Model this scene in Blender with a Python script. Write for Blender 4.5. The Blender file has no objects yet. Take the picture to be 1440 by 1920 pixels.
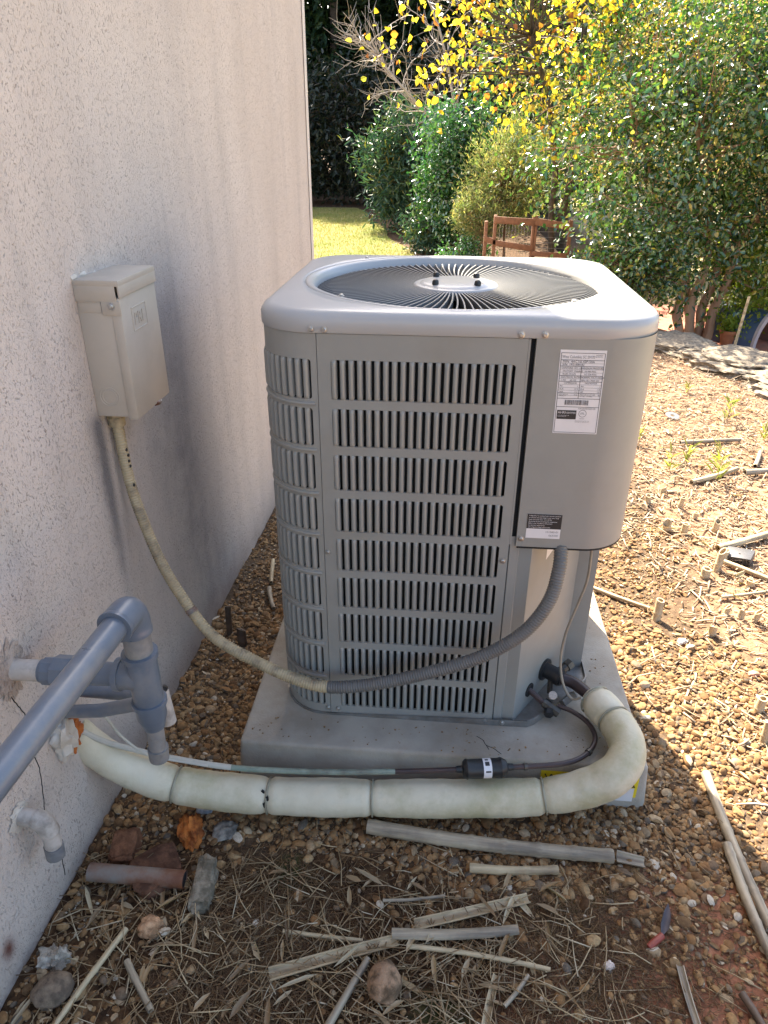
import bpy, bmesh, math, random
import numpy as np
from mathutils import Vector, Matrix, noise as mnoise

rnd = random.Random(7)
rng = np.random.default_rng(11)
SC = bpy.context.scene
COL = SC.collection
R = math.radians

# ------------------------------------------------------------------ camera
cam = bpy.data.cameras.new('camera')
cam.sensor_fit = 'VERTICAL'
cam.sensor_height = 36.0
cam.lens = 36.0 * 1342.65 / 1920.0
cam.clip_start = 0.05
cam.clip_end = 600.0
cam_o = bpy.data.objects.new('camera', cam)
COL.objects.link(cam_o)
cam_o.location = (-0.0228, -1.7476, 1.4282)
_m = Matrix.Rotation(R(4.714), 4, 'Z') @ Matrix.Rotation(R(90 - 27.651), 4, 'X') @ Matrix.Rotation(R(0.244), 4, 'Z')
cam_o.rotation_euler = _m.to_euler()
SC.camera = cam_o

# ------------------------------------------------------------------ sky, sun, exposure
SUN_AZ = R(-20.7)          # from +Y towards +X
SUN_EL = R(45)
world = bpy.data.worlds.new('World')
SC.world = world
world.use_nodes = True
wn = world.node_tree
sky = wn.nodes.new('ShaderNodeTexSky')
sky.sky_type = 'NISHITA'
sky.sun_disc = False
sky.sun_elevation = SUN_EL
sky.sun_rotation = SUN_AZ
sky.air_density = 1.0
sky.dust_density = 3.2
sky.ozone_density = 0.6
wn.links.new(sky.outputs[0], wn.nodes['Background'].inputs[0])
wn.nodes['Background'].inputs[1].default_value = 0.10
sun = bpy.data.lights.new('sun', 'SUN')
sun.energy = 5.0
sun.angle = R(0.53)
sun.color = (1.0, 0.88, 0.70)
sun_o = bpy.data.objects.new('sun', sun)
COL.objects.link(sun_o)
sdir = Vector((math.sin(SUN_AZ) * math.cos(SUN_EL), math.cos(SUN_AZ) * math.cos(SUN_EL), math.sin(SUN_EL)))
sun_o.rotation_euler = sdir.to_track_quat('Z', 'Y').to_euler()
sun_o.location = sdir * 40
vs = SC.view_settings
vs.view_transform = 'Standard'
vs.look = 'None'
vs.gamma = 1.0
vs.use_curve_mapping = False
vs.exposure = 2.4
SC.cycles.max_bounces = 8
SC.cycles.use_denoising = True

# ------------------------------------------------------------------ helpers
def link(o, parent=None):
    COL.objects.link(o)
    if parent is not None:
        o.parent = parent
    return o

def tag(o, label=None, cat=None, group=None, kind=None):
    if label: o['label'] = label
    if cat: o['category'] = cat
    if group: o['group'] = group
    if kind: o['kind'] = kind
    return o

def empty(name, label, cat, loc=(0, 0, 0), group=None):
    o = bpy.data.objects.new(name, None)
    o.location = loc
    o.empty_display_size = 0.1
    link(o)
    return tag(o, label, cat, group)

def mesh_np(name, V, F, smooth=True, sharp=None):
    """V (n,3), F list of (m,k) int arrays."""
    me = bpy.data.meshes.new(name)
    V = np.asarray(V, dtype=np.float32)
    if not isinstance(F, (list, tuple)): F = [F]
    F = [np.asarray(f, dtype=np.int32) for f in F if len(f)]
    me.vertices.add(len(V))
    me.vertices.foreach_set('co', V.ravel())
    nl = sum(f.size for f in F); npol = sum(len(f) for f in F)
    me.loops.add(nl); me.polygons.add(npol)
    me.loops.foreach_set('vertex_index', np.concatenate([f.ravel() for f in F]))
    tot = np.concatenate([np.full(len(f), f.shape[1], dtype=np.int32) for f in F])
    st = np.concatenate([[0], np.cumsum(tot)[:-1]]).astype(np.int32)
    me.polygons.foreach_set('loop_start', st)
    me.update(calc_edges=True)
    me.validate()
    me.polygons.foreach_set('use_smooth', np.full(len(me.polygons), smooth, dtype=bool))
    if smooth and sharp is not None:
        me.set_sharp_from_angle(angle=R(sharp))
    me.update()
    return me

def ob(name, me, mat, parent=None, loc=None):
    o = bpy.data.objects.new(name, me)
    if mat is not None and not me.materials: me.materials.append(mat)
    if loc is not None: o.location = loc
    return link(o, parent)

class MB:
    """collects verts / faces (n-gons) and links them as one mesh"""
    def __init__(s): s.v = []; s.f = []
    def add(s, vs, fs):
        k = len(s.v); s.v.extend([tuple(v) for v in vs]); s.f.extend([tuple(i + k for i in f) for f in fs]); return s
    def box(s, a, b, M=None):
        x0, y0, z0 = a; x1, y1, z1 = b
        v = [(x0,y0,z0),(x1,y0,z0),(x1,y1,z0),(x0,y1,z0),(x0,y0,z1),(x1,y0,z1),(x1,y1,z1),(x0,y1,z1)]
        if M is not None: v = [tuple(M @ Vector(p)) for p in v]
        return s.add(v, [(0,3,2,1),(4,5,6,7),(0,1,5,4),(1,2,6,5),(2,3,7,6),(3,0,4,7)])
    def tube(s, pts, rad, n=12, cap=True):
        V, F, caps = tube_arr(pts, rad, n)
        s.add(V, [tuple(q) for q in F] + (caps if cap else []))
        return s
    def cyl(s, a, b, r, n=16, r2=None):
        return s.tube([a, b], [r, r if r2 is None else r2], n)
    def prism(s, poly, z0, z1):
        n = len(poly)
        return s.add([(x, y, z0) for x, y in poly] + [(x, y, z1) for x, y in poly],
                     [tuple(range(n))[::-1], tuple(range(n, 2 * n))] + [(i, (i + 1) % n, n + (i + 1) % n, n + i) for i in range(n)])
    def build(s, name, mat, parent=None, smooth=True, sharp=35, bevel=0, loc=None, kind=None):
        me = bpy.data.meshes.new(name)
        me.from_pydata(s.v, [], s.f)
        if bevel:
            bm = bmesh.new(); bm.from_mesh(me)
            bmesh.ops.recalc_face_normals(bm, faces=bm.faces)
            ed = [e for e in bm.edges if len(e.link_faces) == 2 and e.calc_face_angle(0) > 0.6]
            bmesh.ops.bevel(bm, geom=ed, offset=bevel, segments=2, affect='EDGES', profile=0.5, clamp_overlap=True)
            bm.to_mesh(me); bm.free()
        else:
            bm = bmesh.new(); bm.from_mesh(me)
            bmesh.ops.recalc_face_normals(bm, faces=bm.faces)
            bm.to_mesh(me); bm.free()
        if smooth:
            me.polygons.foreach_set('use_smooth', np.ones(len(me.polygons), dtype=bool))
            me.set_sharp_from_angle(angle=R(sharp))
        o = ob(name, me, mat, parent, loc)
        if kind: o['kind'] = kind
        return o

def frames(P):
    P = np.asarray(P, float)
    T = np.gradient(P, axis=0)
    T /= np.linalg.norm(T, axis=1, keepdims=True) + 1e-12
    a = np.array([0, 0, 1.0]) if abs(T[0, 2]) < 0.9 else np.array([1.0, 0, 0])
    N = np.zeros_like(P)
    n = np.cross(T[0], a); n /= np.linalg.norm(n); N[0] = n
    for i in range(1, len(P)):
        n = N[i - 1] - T[i] * (N[i - 1] @ T[i]); n /= np.linalg.norm(n) + 1e-12; N[i] = n
    return P, T, N, np.cross(T, N)

def tube_arr(P, rad, n=12):
    P, T, N, B = frames(P)
    m = len(P)
    rad = np.broadcast_to(np.asarray(rad, float), (m,))
    a = np.linspace(0, 2 * np.pi, n, endpoint=False)
    V = (P[:, None] + rad[:, None, None] * (np.cos(a)[None, :, None] * N[:, None] + np.sin(a)[None, :, None] * B[:, None])).reshape(-1, 3)
    i = np.arange(m - 1)[:, None] * n; j = np.arange(n)[None]; k = (j + 1) % n
    F = np.stack([i + j, i + k, i + n + k, i + n + j], -1).reshape(-1, 4)
    caps = [tuple(range(n))[::-1], tuple(range((m - 1) * n, m * n))]
    return V, F.tolist(), caps

def spline(pts, n=12):
    P = np.asarray(pts, float)
    Q = np.vstack([2 * P[0] - P[1], P, 2 * P[-1] - P[-2]])
    out = []
    for i in range(1, len(Q) - 2):
        p0, p1, p2, p3 = Q[i - 1:i + 3]
        t = np.linspace(0, 1, n, endpoint=False)[:, None]
        out.append(0.5 * (2 * p1 + (p2 - p0) * t + (2 * p0 - 5 * p1 + 4 * p2 - p3) * t ** 2 + (3 * p1 - p0 - 3 * p2 + p3) * t ** 3))
    out.append(P[-1][None])
    return np.vstack(out)

def resample(P, step):
    P = np.asarray(P, float)
    d = np.concatenate([[0], np.cumsum(np.linalg.norm(np.diff(P, axis=0), axis=1))])
    s = np.linspace(0, d[-1], max(2, int(d[-1] / step) + 1))
    return np.stack([np.interp(s, d, P[:, k]) for k in range(3)], 1), s

def fbm(x, y, oct=4, seed=0):
    x = np.asarray(x, float); y = np.asarray(y, float); out = np.zeros(np.broadcast(x, y).shape); amp = 1.0
    g = np.random.default_rng(seed)
    for o in range(oct):
        tab = g.random((64, 64))
        xi = np.floor(x).astype(int); yi = np.floor(y).astype(int); fx = x - xi; fy = y - yi
        fx = fx * fx * (3 - 2 * fx); fy = fy * fy * (3 - 2 * fy)
        a = tab[xi % 64, yi % 64]; b = tab[(xi + 1) % 64, yi % 64]; c = tab[xi % 64, (yi + 1) % 64]; d = tab[(xi + 1) % 64, (yi + 1) % 64]
        out += amp * ((a * (1 - fx) + b * fx) * (1 - fy) + (c * (1 - fx) + d * fx) * fy - 0.5)
        x = x * 2.03; y = y * 2.03; amp *= 0.5
    return out

def smooth01(a, b, x):
    t = np.clip((x - a) / (b - a), 0, 1); return t * t * (3 - 2 * t)

# ------------------------------------------------------------------ materials
def newmat(name):
    m = bpy.data.materials.new(name); m.use_nodes = True
    return m, m.node_tree, m.node_tree.nodes, m.node_tree.nodes['Principled BSDF']

def N(nt, typ, **kw):
    n = nt.nodes.new(typ)
    for k, v in kw.items():
        if k.startswith('i_'):
            key = k[2:]; key = int(key) if key.isdigit() else key.replace('_', ' ')
            n.inputs[key].default_value = v
        else: setattr(n, k, v)
    return n

def ramp(nt, fac, stops):
    r = nt.nodes.new('ShaderNodeValToRGB')
    while len(r.color_ramp.elements) < len(stops): r.color_ramp.elements.new(0.5)
    for e, (p, c) in zip(r.color_ramp.elements, stops):
        e.position = p; e.color = (*c, 1) if len(c) == 3 else c
    nt.links.new(fac, r.inputs[0])
    return r.outputs[0]

def mix(nt, fac, a, b, blend='MIX'):
    m = nt.nodes.new('ShaderNodeMix'); m.data_type = 'RGBA'; m.blend_type = blend
    for s, v in ((m.inputs[0], fac), (m.inputs[6], a), (m.inputs[7], b)):
        if hasattr(v, 'links') or hasattr(v, 'is_output'): nt.links.new(v, s)
        elif isinstance(v, (int, float)): s.default_value = v
        else: s.default_value = (*v, 1)
    return m.outputs[2]

def math_(nt, op, a, b=None, c=None):
    m = nt.nodes.new('ShaderNodeMath'); m.operation = op
    for i, v in enumerate((a, b, c)):
        if v is None: continue
        if isinstance(v, (int, float)): m.inputs[i].default_value = v
        else: nt.links.new(v, m.inputs[i])
    return m.outputs[0]

def coords(nt, kind='Object', scale=(1, 1, 1)):
    t = nt.nodes.new('ShaderNodeTexCoord')
    mp = nt.nodes.new('ShaderNodeMapping'); mp.inputs['Scale'].default_value = scale
    nt.links.new(t.outputs[kind], mp.inputs[0])
    return mp.outputs[0]

def nz(nt, vec, scale, detail=4, rough=0.55, dist=0.0):
    n = N(nt, 'ShaderNodeTexNoise', i_Scale=scale, i_Detail=detail, i_Roughness=rough, i_Distortion=dist)
    if vec is not None: nt.links.new(vec, n.inputs['Vector'])
    return n.outputs['Fac']

def bump(nt, bs, h, strength, dist):
    b = N(nt, 'ShaderNodeBump', i_Strength=strength, i_Distance=dist)
    nt.links.new(h, b.inputs['Height'])
    nt.links.new(b.outputs[0], bs.inputs['Normal'])
    return b

def pmat(name, c1, c2=None, scale=20, rough=0.6, bstr=0.15, bscale=None, bdist=0.002, metallic=0.0, spec=0.5, rvar=0.12,
         stretch=(1, 1, 1), lo=0.35, hi=0.65, dirt=None, dirt_scale=6, dirt_amt=0.5, island=None):
    m, nt, nodes, bs = newmat(name)
    v = coords(nt, 'Object', stretch)
    f = nz(nt, v, scale, 5, 0.6)
    c2 = c2 or tuple(x * 0.75 for x in c1)
    col = ramp(nt, f, [(lo, c1), (hi, c2)])
    if island:
        g = nodes.new('ShaderNodeNewGeometry')
        ic = ramp(nt, g.outputs['Random Per Island'], island)
        col = mix(nt, 0.8, col, ic) if c1 is not None else ic
    if dirt:
        d = nz(nt, coords(nt), dirt_scale, 6, 0.65)
        df = ramp(nt, d, [(0.48, (0, 0, 0)), (0.68, (dirt_amt,) * 3)])
        col = mix(nt, df, col, dirt)
    nt.links.new(col, bs.inputs['Base Color'])
    rr = N(nt, 'ShaderNodeMapRange', i_To_Min=max(0, rough - rvar), i_To_Max=min(1, rough + rvar))
    nt.links.new(f, rr.inputs[0]); nt.links.new(rr.outputs[0], bs.inputs['Roughness'])
    bs.inputs['Metallic'].default_value = metallic
    bs.inputs['Specular IOR Level'].default_value = spec
    if bstr:
        h = nz(nt, v, bscale or scale * 4, 4, 0.6)
        bump(nt, bs, h, bstr, bdist)
    return m

def leafmat(name, stops, rough=0.4, trans=0.45, spec=0.5, tint=(1.0, 1.2, 0.6), coat=0.0):
    m, nt, nodes, bs = newmat(name)
    g = nodes.new('ShaderNodeNewGeometry')
    col = ramp(nt, g.outputs['Random Per Island'], stops)
    nt.links.new(col, bs.inputs['Base Color'])
    bs.inputs['Roughness'].default_value = rough
    bs.inputs['Specular IOR Level'].default_value = spec
    bs.inputs['Coat Weight'].default_value = coat; bs.inputs['Coat Roughness'].default_value = .18
    tr = nodes.new('ShaderNodeBsdfTranslucent')
    nt.links.new(mix(nt, 1.0, col, tint, 'MULTIPLY'), tr.inputs[0])
    mx = nodes.new('ShaderNodeMixShader'); mx.inputs[0].default_value = trans
    nt.links.new(bs.outputs[0], mx.inputs[1]); nt.links.new(tr.outputs[0], mx.inputs[2])
    nt.links.new(mx.outputs[0], nodes['Material Output'].inputs[0])
    return m

M = {}
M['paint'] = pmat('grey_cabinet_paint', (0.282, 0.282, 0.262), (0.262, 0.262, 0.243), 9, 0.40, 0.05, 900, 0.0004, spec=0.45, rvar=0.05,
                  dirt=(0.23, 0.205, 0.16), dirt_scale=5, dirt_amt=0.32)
M['paint_top_lit'] = pmat('lit_cover_paint', (0.40, 0.405, 0.405), (0.385, 0.39, 0.39), 6, 0.32, 0.05, 900, 0.0004, spec=0.5, rvar=0.05)  # cabinet paint lightened: sun and sky on the top put into the colour
M['grille'] = pmat('shaded_grille_paint', (0.17, 0.175, 0.18), (0.155, 0.16, 0.165), 6, 0.4, 0, spec=0.5, rvar=0.05)  # same paint as the cover, darkened to stand for shade among the blades
M['black_in'] = pmat('dark_coil', (0.012, 0.012, 0.012), (0.02, 0.02, 0.018), 60, 0.7, 0.4, 700, 0.001, stretch=(1, 1, 0.05))
M['black'] = pmat('black_plastic', (0.012, 0.012, 0.013), (0.02, 0.02, 0.02), 60, 0.45, 0.05)
M['gasket'] = pmat('dark_gap', (0.008, 0.008, 0.008), (0.012, 0.012, 0.012), 30, 0.8, 0)
M['screw'] = pmat('zinc_screw', (0.55, 0.54, 0.52), (0.4, 0.4, 0.38), 300, 0.35, 0.1, metallic=0.9)
M['white'] = pmat('label_white', (0.72, 0.70, 0.70), (0.68, 0.66, 0.66), 30, 0.4, 0)
M['ink'] = pmat('label_ink', (0.02, 0.02, 0.022), (0.025, 0.025, 0.025), 30, 0.5, 0)
M['inkgrey'] = pmat('label_grey_ink', (0.16, 0.16, 0.17), (0.2, 0.2, 0.2), 30, 0.5, 0)
M['yellow'] = pmat('label_yellow', (0.80, 0.62, 0.02), (0.75, 0.58, 0.03), 30, 0.45, 0)
M['concrete'] = pmat('pad_concrete', (0.41, 0.375, 0.315), (0.30, 0.27, 0.222), 7, 0.9, 0.5, 190, 0.003,
                     dirt=(0.24, 0.18, 0.12), dirt_scale=4, dirt_amt=0.55)
M['pvc'] = pmat('grey_pvc_paint', (0.105, 0.132, 0.172), (0.135, 0.160, 0.195), 14, 0.32, 0.12, 120, 0.001, dirt=(0.27, 0.255, 0.23), dirt_scale=9, dirt_amt=0.45)
M['pvc_worn'] = pmat('worn_pvc_paint', (0.26, 0.25, 0.23), (0.15, 0.16, 0.18), 22, 0.5, 0.25, 90, 0.0015, dirt=(0.12, 0.11, 0.10), dirt_scale=30, dirt_amt=0.5)
M['pvc_wall'] = pmat('wall_colour_pipe_paint', (0.55, 0.50, 0.45), (0.42, 0.38, 0.33), 20, 0.55, 0.25, 90, 0.0015, dirt=(0.10, 0.08, 0.07), dirt_scale=24, dirt_amt=0.6)
M['insul'] = pmat('cream_insulation_jacket', (0.66, 0.60, 0.455), (0.57, 0.51, 0.365), 8, 0.55, 0.45, 45, 0.004,
                  dirt=(0.30, 0.275, 0.12), dirt_scale=6.5, dirt_amt=0.6)
M['insul_line'] = pmat('jacket_seam', (0.33, 0.31, 0.23), (0.22, 0.20, 0.14), 30, 0.6, 0.1)
M['conduit_cream'] = pmat('cream_painted_conduit', (0.45, 0.365, 0.225), (0.36, 0.285, 0.17), 18, 0.55, 0.15, 200, 0.001,
                          dirt=(0.10, 0.08, 0.06), dirt_scale=28, dirt_amt=0.7)
M['conduit_grey'] = pmat('grey_conduit', (0.115, 0.112, 0.105), (0.15, 0.145, 0.135), 18, 0.5, 0.1, 200, 0.001)
M['copper_green'] = pmat('green_tarnished_tube', (0.17, 0.235, 0.185), (0.26, 0.30, 0.24), 14, 0.5, 0.2, 150, 0.001, dirt=(0.09, 0.06, 0.05), dirt_scale=9, dirt_amt=0.8)
M['tube_cream'] = pmat('cream_overspray_tube', (0.50, 0.48, 0.42), (0.40, 0.38, 0.32), 14, 0.55, 0.2, 150, 0.001)
M['copper_dark'] = pmat('dark_copper_tube', (0.035, 0.022, 0.022), (0.06, 0.035, 0.03), 20, 0.42, 0.2, 150, 0.001)
M['brass'] = pmat('tarnished_valve', (0.05, 0.045, 0.04), (0.12, 0.11, 0.09), 40, 0.4, 0.3, 90, 0.002, metallic=0.6)
M['steel'] = pmat('galvanised_pan', (0.26, 0.26, 0.25), (0.15, 0.145, 0.13), 18, 0.5, 0.2, 60, 0.002, metallic=0.3, dirt=(0.2, 0.12, 0.06), dirt_scale=12)
M['wire'] = pmat('beige_wire', (0.30, 0.26, 0.20), (0.24, 0.2, 0.15), 30, 0.5, 0)
M['box_paint'] = pmat('beige_box_paint', (0.45, 0.40, 0.335), (0.42, 0.375, 0.315), 9, 0.48, 0.08, 200, 0.0008, dirt=(0.33, 0.28, 0.22), dirt_scale=7, dirt_amt=0.35)
M['foam'] = pmat('orange_foam', (0.55, 0.17, 0.03), (0.30, 0.08, 0.02), 40, 0.9, 0.8, 80, 0.006)
M['caulk'] = pmat('old_caulk', (0.62, 0.57, 0.50), (0.5, 0.45, 0.38), 20, 0.8, 0.5, 60, 0.004)
M['bamboo'] = pmat('weathered_bamboo', (0.46, 0.385, 0.27), (0.17, 0.135, 0.095), 60, 0.55, 0.4, 160, 0.001, stretch=(.06, 1, 1), dirt=(0.10, 0.085, 0.07), dirt_scale=16, dirt_amt=0.45)
M['bamboo_pale'] = pmat('pale_bamboo', (0.58, 0.47, 0.29), (0.28, 0.205, 0.115), 60, 0.6, 0.4, 160, 0.001, stretch=(.08, 1, 1), dirt=(0.16, 0.12, 0.08), dirt_scale=20, dirt_amt=0.4)
M['stump'] = pmat('stump_bamboo', (0.50, 0.40, 0.26), (0.36, 0.27, 0.16), 30, 0.65, 0.3, 90, 0.001, dirt=(0.20, 0.14, 0.085), dirt_scale=40, dirt_amt=0.6)
M['bamboo_dark'] = pmat('dark_bamboo', (0.13, 0.085, 0.055), (0.06, 0.04, 0.028), 30, 0.6, 0.4, 80, 0.001)
M['rust'] = pmat('rusty_steel', (0.21, 0.185, 0.16), (0.20, 0.075, 0.03), 14, 0.6, 0.4, 90, 0.002, dirt=(0.13, 0.045, 0.02), dirt_scale=18, dirt_amt=0.9)
M['bead_sunlit'] = pmat('sunlit_bead_paint', (0.66, 0.62, 0.58), (0.62, 0.58, 0.54), 10, 0.7, 0.1)  # paler than the wall: sun catching the rounded corner, put into the colour
M['roof'] = pmat('roof_shingle', (0.10, 0.09, 0.08), (0.06, 0.055, 0.05), 30, 0.9, 0.3)
M['redwood'] = pmat('red_stained_wood', (0.27, 0.125, 0.065), (0.17, 0.08, 0.045), 20, 0.7, 0.3, 80, 0.002, stretch=(1, 1, 1))
M['bark'] = pmat('smooth_tan_bark', (0.50, 0.335, 0.21), (0.30, 0.165, 0.10), 9, 0.65, 0.3, 30, 0.004, stretch=(1, 1, 0.25))
M['bark_dark'] = pmat('dark_bark', (0.10, 0.075, 0.055), (0.05, 0.04, 0.03), 14, 0.8, 0.5, 40, 0.006)
M['twig'] = pmat('pale_twig', (0.42, 0.37, 0.33), (0.26, 0.22, 0.19), 20, 0.7, 0.2)
M['redtwig'] = pmat('reddish_twig', (0.22, 0.10, 0.055), (0.14, 0.06, 0.035), 20, 0.65, 0.2)
M['terracotta'] = pmat('terracotta', (0.45, 0.17, 0.07), (0.36, 0.13, 0.06), 20, 0.8, 0.2)
M['blueplastic'] = pmat('blue_grey_plastic', (0.075, 0.12, 0.21), (0.06, 0.10, 0.18), 8, 0.45, 0.05)
M['pinkrim'] = pmat('pale_plastic_rim', (0.48, 0.42, 0.42), (0.42, 0.36, 0.36), 8, 0.5, 0.05)
M['brownin'] = pmat('brown_lining', (0.16, 0.10, 0.08), (0.12, 0.08, 0.06), 8, 0.7, 0.05)

def rockmat(name, c1, c2, scale=14):
    return pmat(name, tuple(min(.8, c * 1.45) for c in c1), c2, 45, 0.88, 0.9, 150, 0.004, spec=0.25, lo=.4, hi=.6, dirt=tuple(c * .55 for c in c2), dirt_scale=34, dirt_amt=.35)

# ------------------------------------------------------------------ ground
D2, W2, ZP = 0.3828, 0.40, 0.1195
WYAW = R(1.6951); WX = -0.7521
def wall_x(y): return WX + math.tan(WYAW) * y

def ground_h(x, y):
    x = np.asarray(x, float); y = np.asarray(y, float)
    near = 1 - smooth01(3.0, 6.0, np.hypot(x, y))
    h = near * (0.010 * fbm(x * 5, y * 5, 4, 3) + 0.030 * fbm(x * 1.3 + 9, y * 1.3, 3, 5) * smooth01(0.8, 1.8, x))
    h = h + near * 0.006 * fbm(x * 30, y * 30, 2, 8)
    d = 0.86 * x + 0.51 * y - 3.86
    h = h - 0.36 * smooth01(0, 0.35, d) * smooth01(1.5, 1.9, x)
    return h - 0.004

def spaced(lo, a, b, hi, step, grow=1.25):
    m = list(np.arange(a, b + 1e-6, step)); s = step; x = b
    while x < hi: s *= grow; x += s; m.append(x)
    s = step; x = a; l = []
    while x > lo: s *= grow; x -= s; l.append(x)
    return np.array(l[::-1] + m)
gx = spaced(-200, -0.95, 2.6, 200, 0.02); gy = spaced(-60, -1.35, 4.6, 300, 0.025)
GX, GY = np.meshgrid(gx, gy, indexing='ij')
GZ = ground_h(GX, GY)
nx, ny = len(gx), len(gy)
ii = (np.arange(nx - 1)[:, None] * ny + np.arange(ny - 1)[None]).ravel()
m, nt, nodes, bs = newmat('clay_and_litter')
v = coords(nt)
sep = nodes.new('ShaderNodeSeparateXYZ'); nt.links.new(v, sep.inputs[0])
n1 = nz(nt, v, 3.0, 6, 0.65); n2 = nz(nt, v, 40, 5, 0.7); n3 = nz(nt, v, 9, 5, 0.6, 0.6)
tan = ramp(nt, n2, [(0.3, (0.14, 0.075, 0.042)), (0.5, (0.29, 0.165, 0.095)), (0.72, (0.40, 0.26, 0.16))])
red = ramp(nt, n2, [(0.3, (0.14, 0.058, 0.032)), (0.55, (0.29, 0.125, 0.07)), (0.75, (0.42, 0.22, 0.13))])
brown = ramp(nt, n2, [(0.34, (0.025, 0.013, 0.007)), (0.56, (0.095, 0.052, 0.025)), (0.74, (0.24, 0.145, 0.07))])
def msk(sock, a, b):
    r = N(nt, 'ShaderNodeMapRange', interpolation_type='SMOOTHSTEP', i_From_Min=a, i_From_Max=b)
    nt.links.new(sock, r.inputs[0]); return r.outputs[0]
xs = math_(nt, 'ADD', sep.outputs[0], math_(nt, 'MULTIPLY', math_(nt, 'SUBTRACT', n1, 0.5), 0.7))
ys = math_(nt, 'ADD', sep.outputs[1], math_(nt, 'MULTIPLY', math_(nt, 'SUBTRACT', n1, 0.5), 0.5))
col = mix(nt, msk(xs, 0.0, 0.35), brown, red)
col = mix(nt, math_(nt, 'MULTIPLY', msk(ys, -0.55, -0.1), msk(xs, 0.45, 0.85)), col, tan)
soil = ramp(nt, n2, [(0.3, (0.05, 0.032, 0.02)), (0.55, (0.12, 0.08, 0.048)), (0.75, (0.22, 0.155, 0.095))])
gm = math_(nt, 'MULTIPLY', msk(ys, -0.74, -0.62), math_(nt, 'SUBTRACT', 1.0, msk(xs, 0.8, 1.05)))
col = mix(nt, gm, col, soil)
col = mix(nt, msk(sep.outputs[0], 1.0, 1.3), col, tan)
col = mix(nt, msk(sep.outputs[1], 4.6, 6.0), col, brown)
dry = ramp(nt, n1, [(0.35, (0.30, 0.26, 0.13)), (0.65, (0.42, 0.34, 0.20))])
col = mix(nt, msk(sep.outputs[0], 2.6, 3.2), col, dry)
def spot(cx, cy, r):
    dx = math_(nt, 'SUBTRACT', sep.outputs[0], cx); dy = math_(nt, 'SUBTRACT', sep.outputs[1], cy)
    d = math_(nt, 'SQRT', math_(nt, 'ADD', math_(nt, 'MULTIPLY', dx, dx), math_(nt, 'MULTIPLY', dy, dy)))
    d = math_(nt, 'ADD', d, math_(nt, 'MULTIPLY', math_(nt, 'SUBTRACT', n3, 0.5), r * 1.6))
    return msk(d, r, r * 0.35)
moss = ramp(nt, n2, [(0.35, (0.025, 0.032, 0.01)), (0.65, (0.085, 0.10, 0.03))])
for cx, cy, r in ((0.26, -0.80, 0.10), (0.36, -0.74, 0.07), (0.02, -1.02, 0.08), (-0.30, -0.75, 0.06), (0.30, -0.93, 0.06)):
    col = mix(nt, math_(nt, 'MULTIPLY', spot(cx, cy, r), 0.75), col, moss)
nt.links.new(col, bs.inputs['Base Color'])
bs.inputs['Roughness'].default_value = 0.95; bs.inputs['Specular IOR Level'].default_value = 0.2
bump(nt, bs, nz(nt, v, 90, 6, 0.7), 0.7, 0.006)
M['ground'] = m
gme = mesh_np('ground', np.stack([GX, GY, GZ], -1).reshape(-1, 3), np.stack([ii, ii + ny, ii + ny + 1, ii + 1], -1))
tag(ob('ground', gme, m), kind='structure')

# lawn beyond the house
m, nt, nodes, bs = newmat('dry_lawn')
v = coords(nt)
a = nz(nt, v, 1.2, 5, 0.6); b = nz(nt, v, 45, 4, 0.7)
c = mix(nt, ramp(nt, a, [(0.42, (0, 0, 0)), (0.62, (1, 1, 1))]), ramp(nt, b, [(0.3, (0.20, 0.17, 0.06)), (0.7, (0.36, 0.30, 0.12))]),
        ramp(nt, b, [(0.3, (0.10, 0.13, 0.03)), (0.7, (0.22, 0.25, 0.07))]))
nt.links.new(c, bs.inputs['Base Color']); bs.inputs['Roughness'].default_value = 0.95; bs.inputs['Specular IOR Level'].default_value = 0.15
bump(nt, bs, nz(nt, v, 120, 5, 0.7), 0.8, 0.02)
M['lawn'] = m
def lawn_right(y): return -0.30 - (y - 7.5) * 0.215 + 0.06 * math.sin(y * 2.3)
lv = []; lf = []
ly = np.linspace(6.0, 15.6, 50)
for y in ly:
    for k in range(21):
        xr = lawn_right(y); x = -16 + (xr + 16) * k / 20.0
        lv.append((x, y, float(ground_h(x, y)) + 0.016))
for i in range(49):
    for k in range(20): lf.append((i * 21 + k, i * 21 + k + 1, i * 21 + k + 22, i * 21 + k + 21))
tag(ob('lawn', mesh_np('lawn', lv, np.array(lf)), M['lawn']), kind='structure')
def blades(n, xr, yr, h, w, base):
    x = rng.uniform(*xr, n); y = rng.uniform(*yr, n)
    z = ground_h(x, y) + base
    a = rng.uniform(0, 2 * np.pi, n); t = rng.normal(0, 0.35, (n, 2)) * h
    P = np.stack([x, y, z], 1); s = np.stack([np.cos(a), np.sin(a), 0 * a], 1) * w
    H = h * rng.uniform(0.5, 1.1, n)
    T = P + np.stack([t[:, 0], t[:, 1], H], 1)
    V = np.stack([P - s, P + s, T], 1).reshape(-1, 3)
    return V, np.arange(3 * n).reshape(-1, 3), x, y
V, F, x, y = blades(26000, (-3.4, -0.2), (7.6, 15.4), 0.045, 0.004, 0.012)
keep = x < np.array([lawn_right(q) for q in y])
F = F[keep]
M['grassblade'] = leafmat('lawn_blade', [(0, (0.30, 0.25, 0.09)), (0.6, (0.26, 0.24, 0.07)), (1, (0.14, 0.19, 0.04))], 0.6, 0.3)
idx = np.unique(F); remap = np.zeros(len(V), int); remap[idx] = np.arange(len(idx))
tag(ob('grass', mesh_np('grass', V[idx], remap[F]), M['grassblade']), 'short dry grass growing on the lawn beyond the house', 'grass', kind='stuff')

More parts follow.
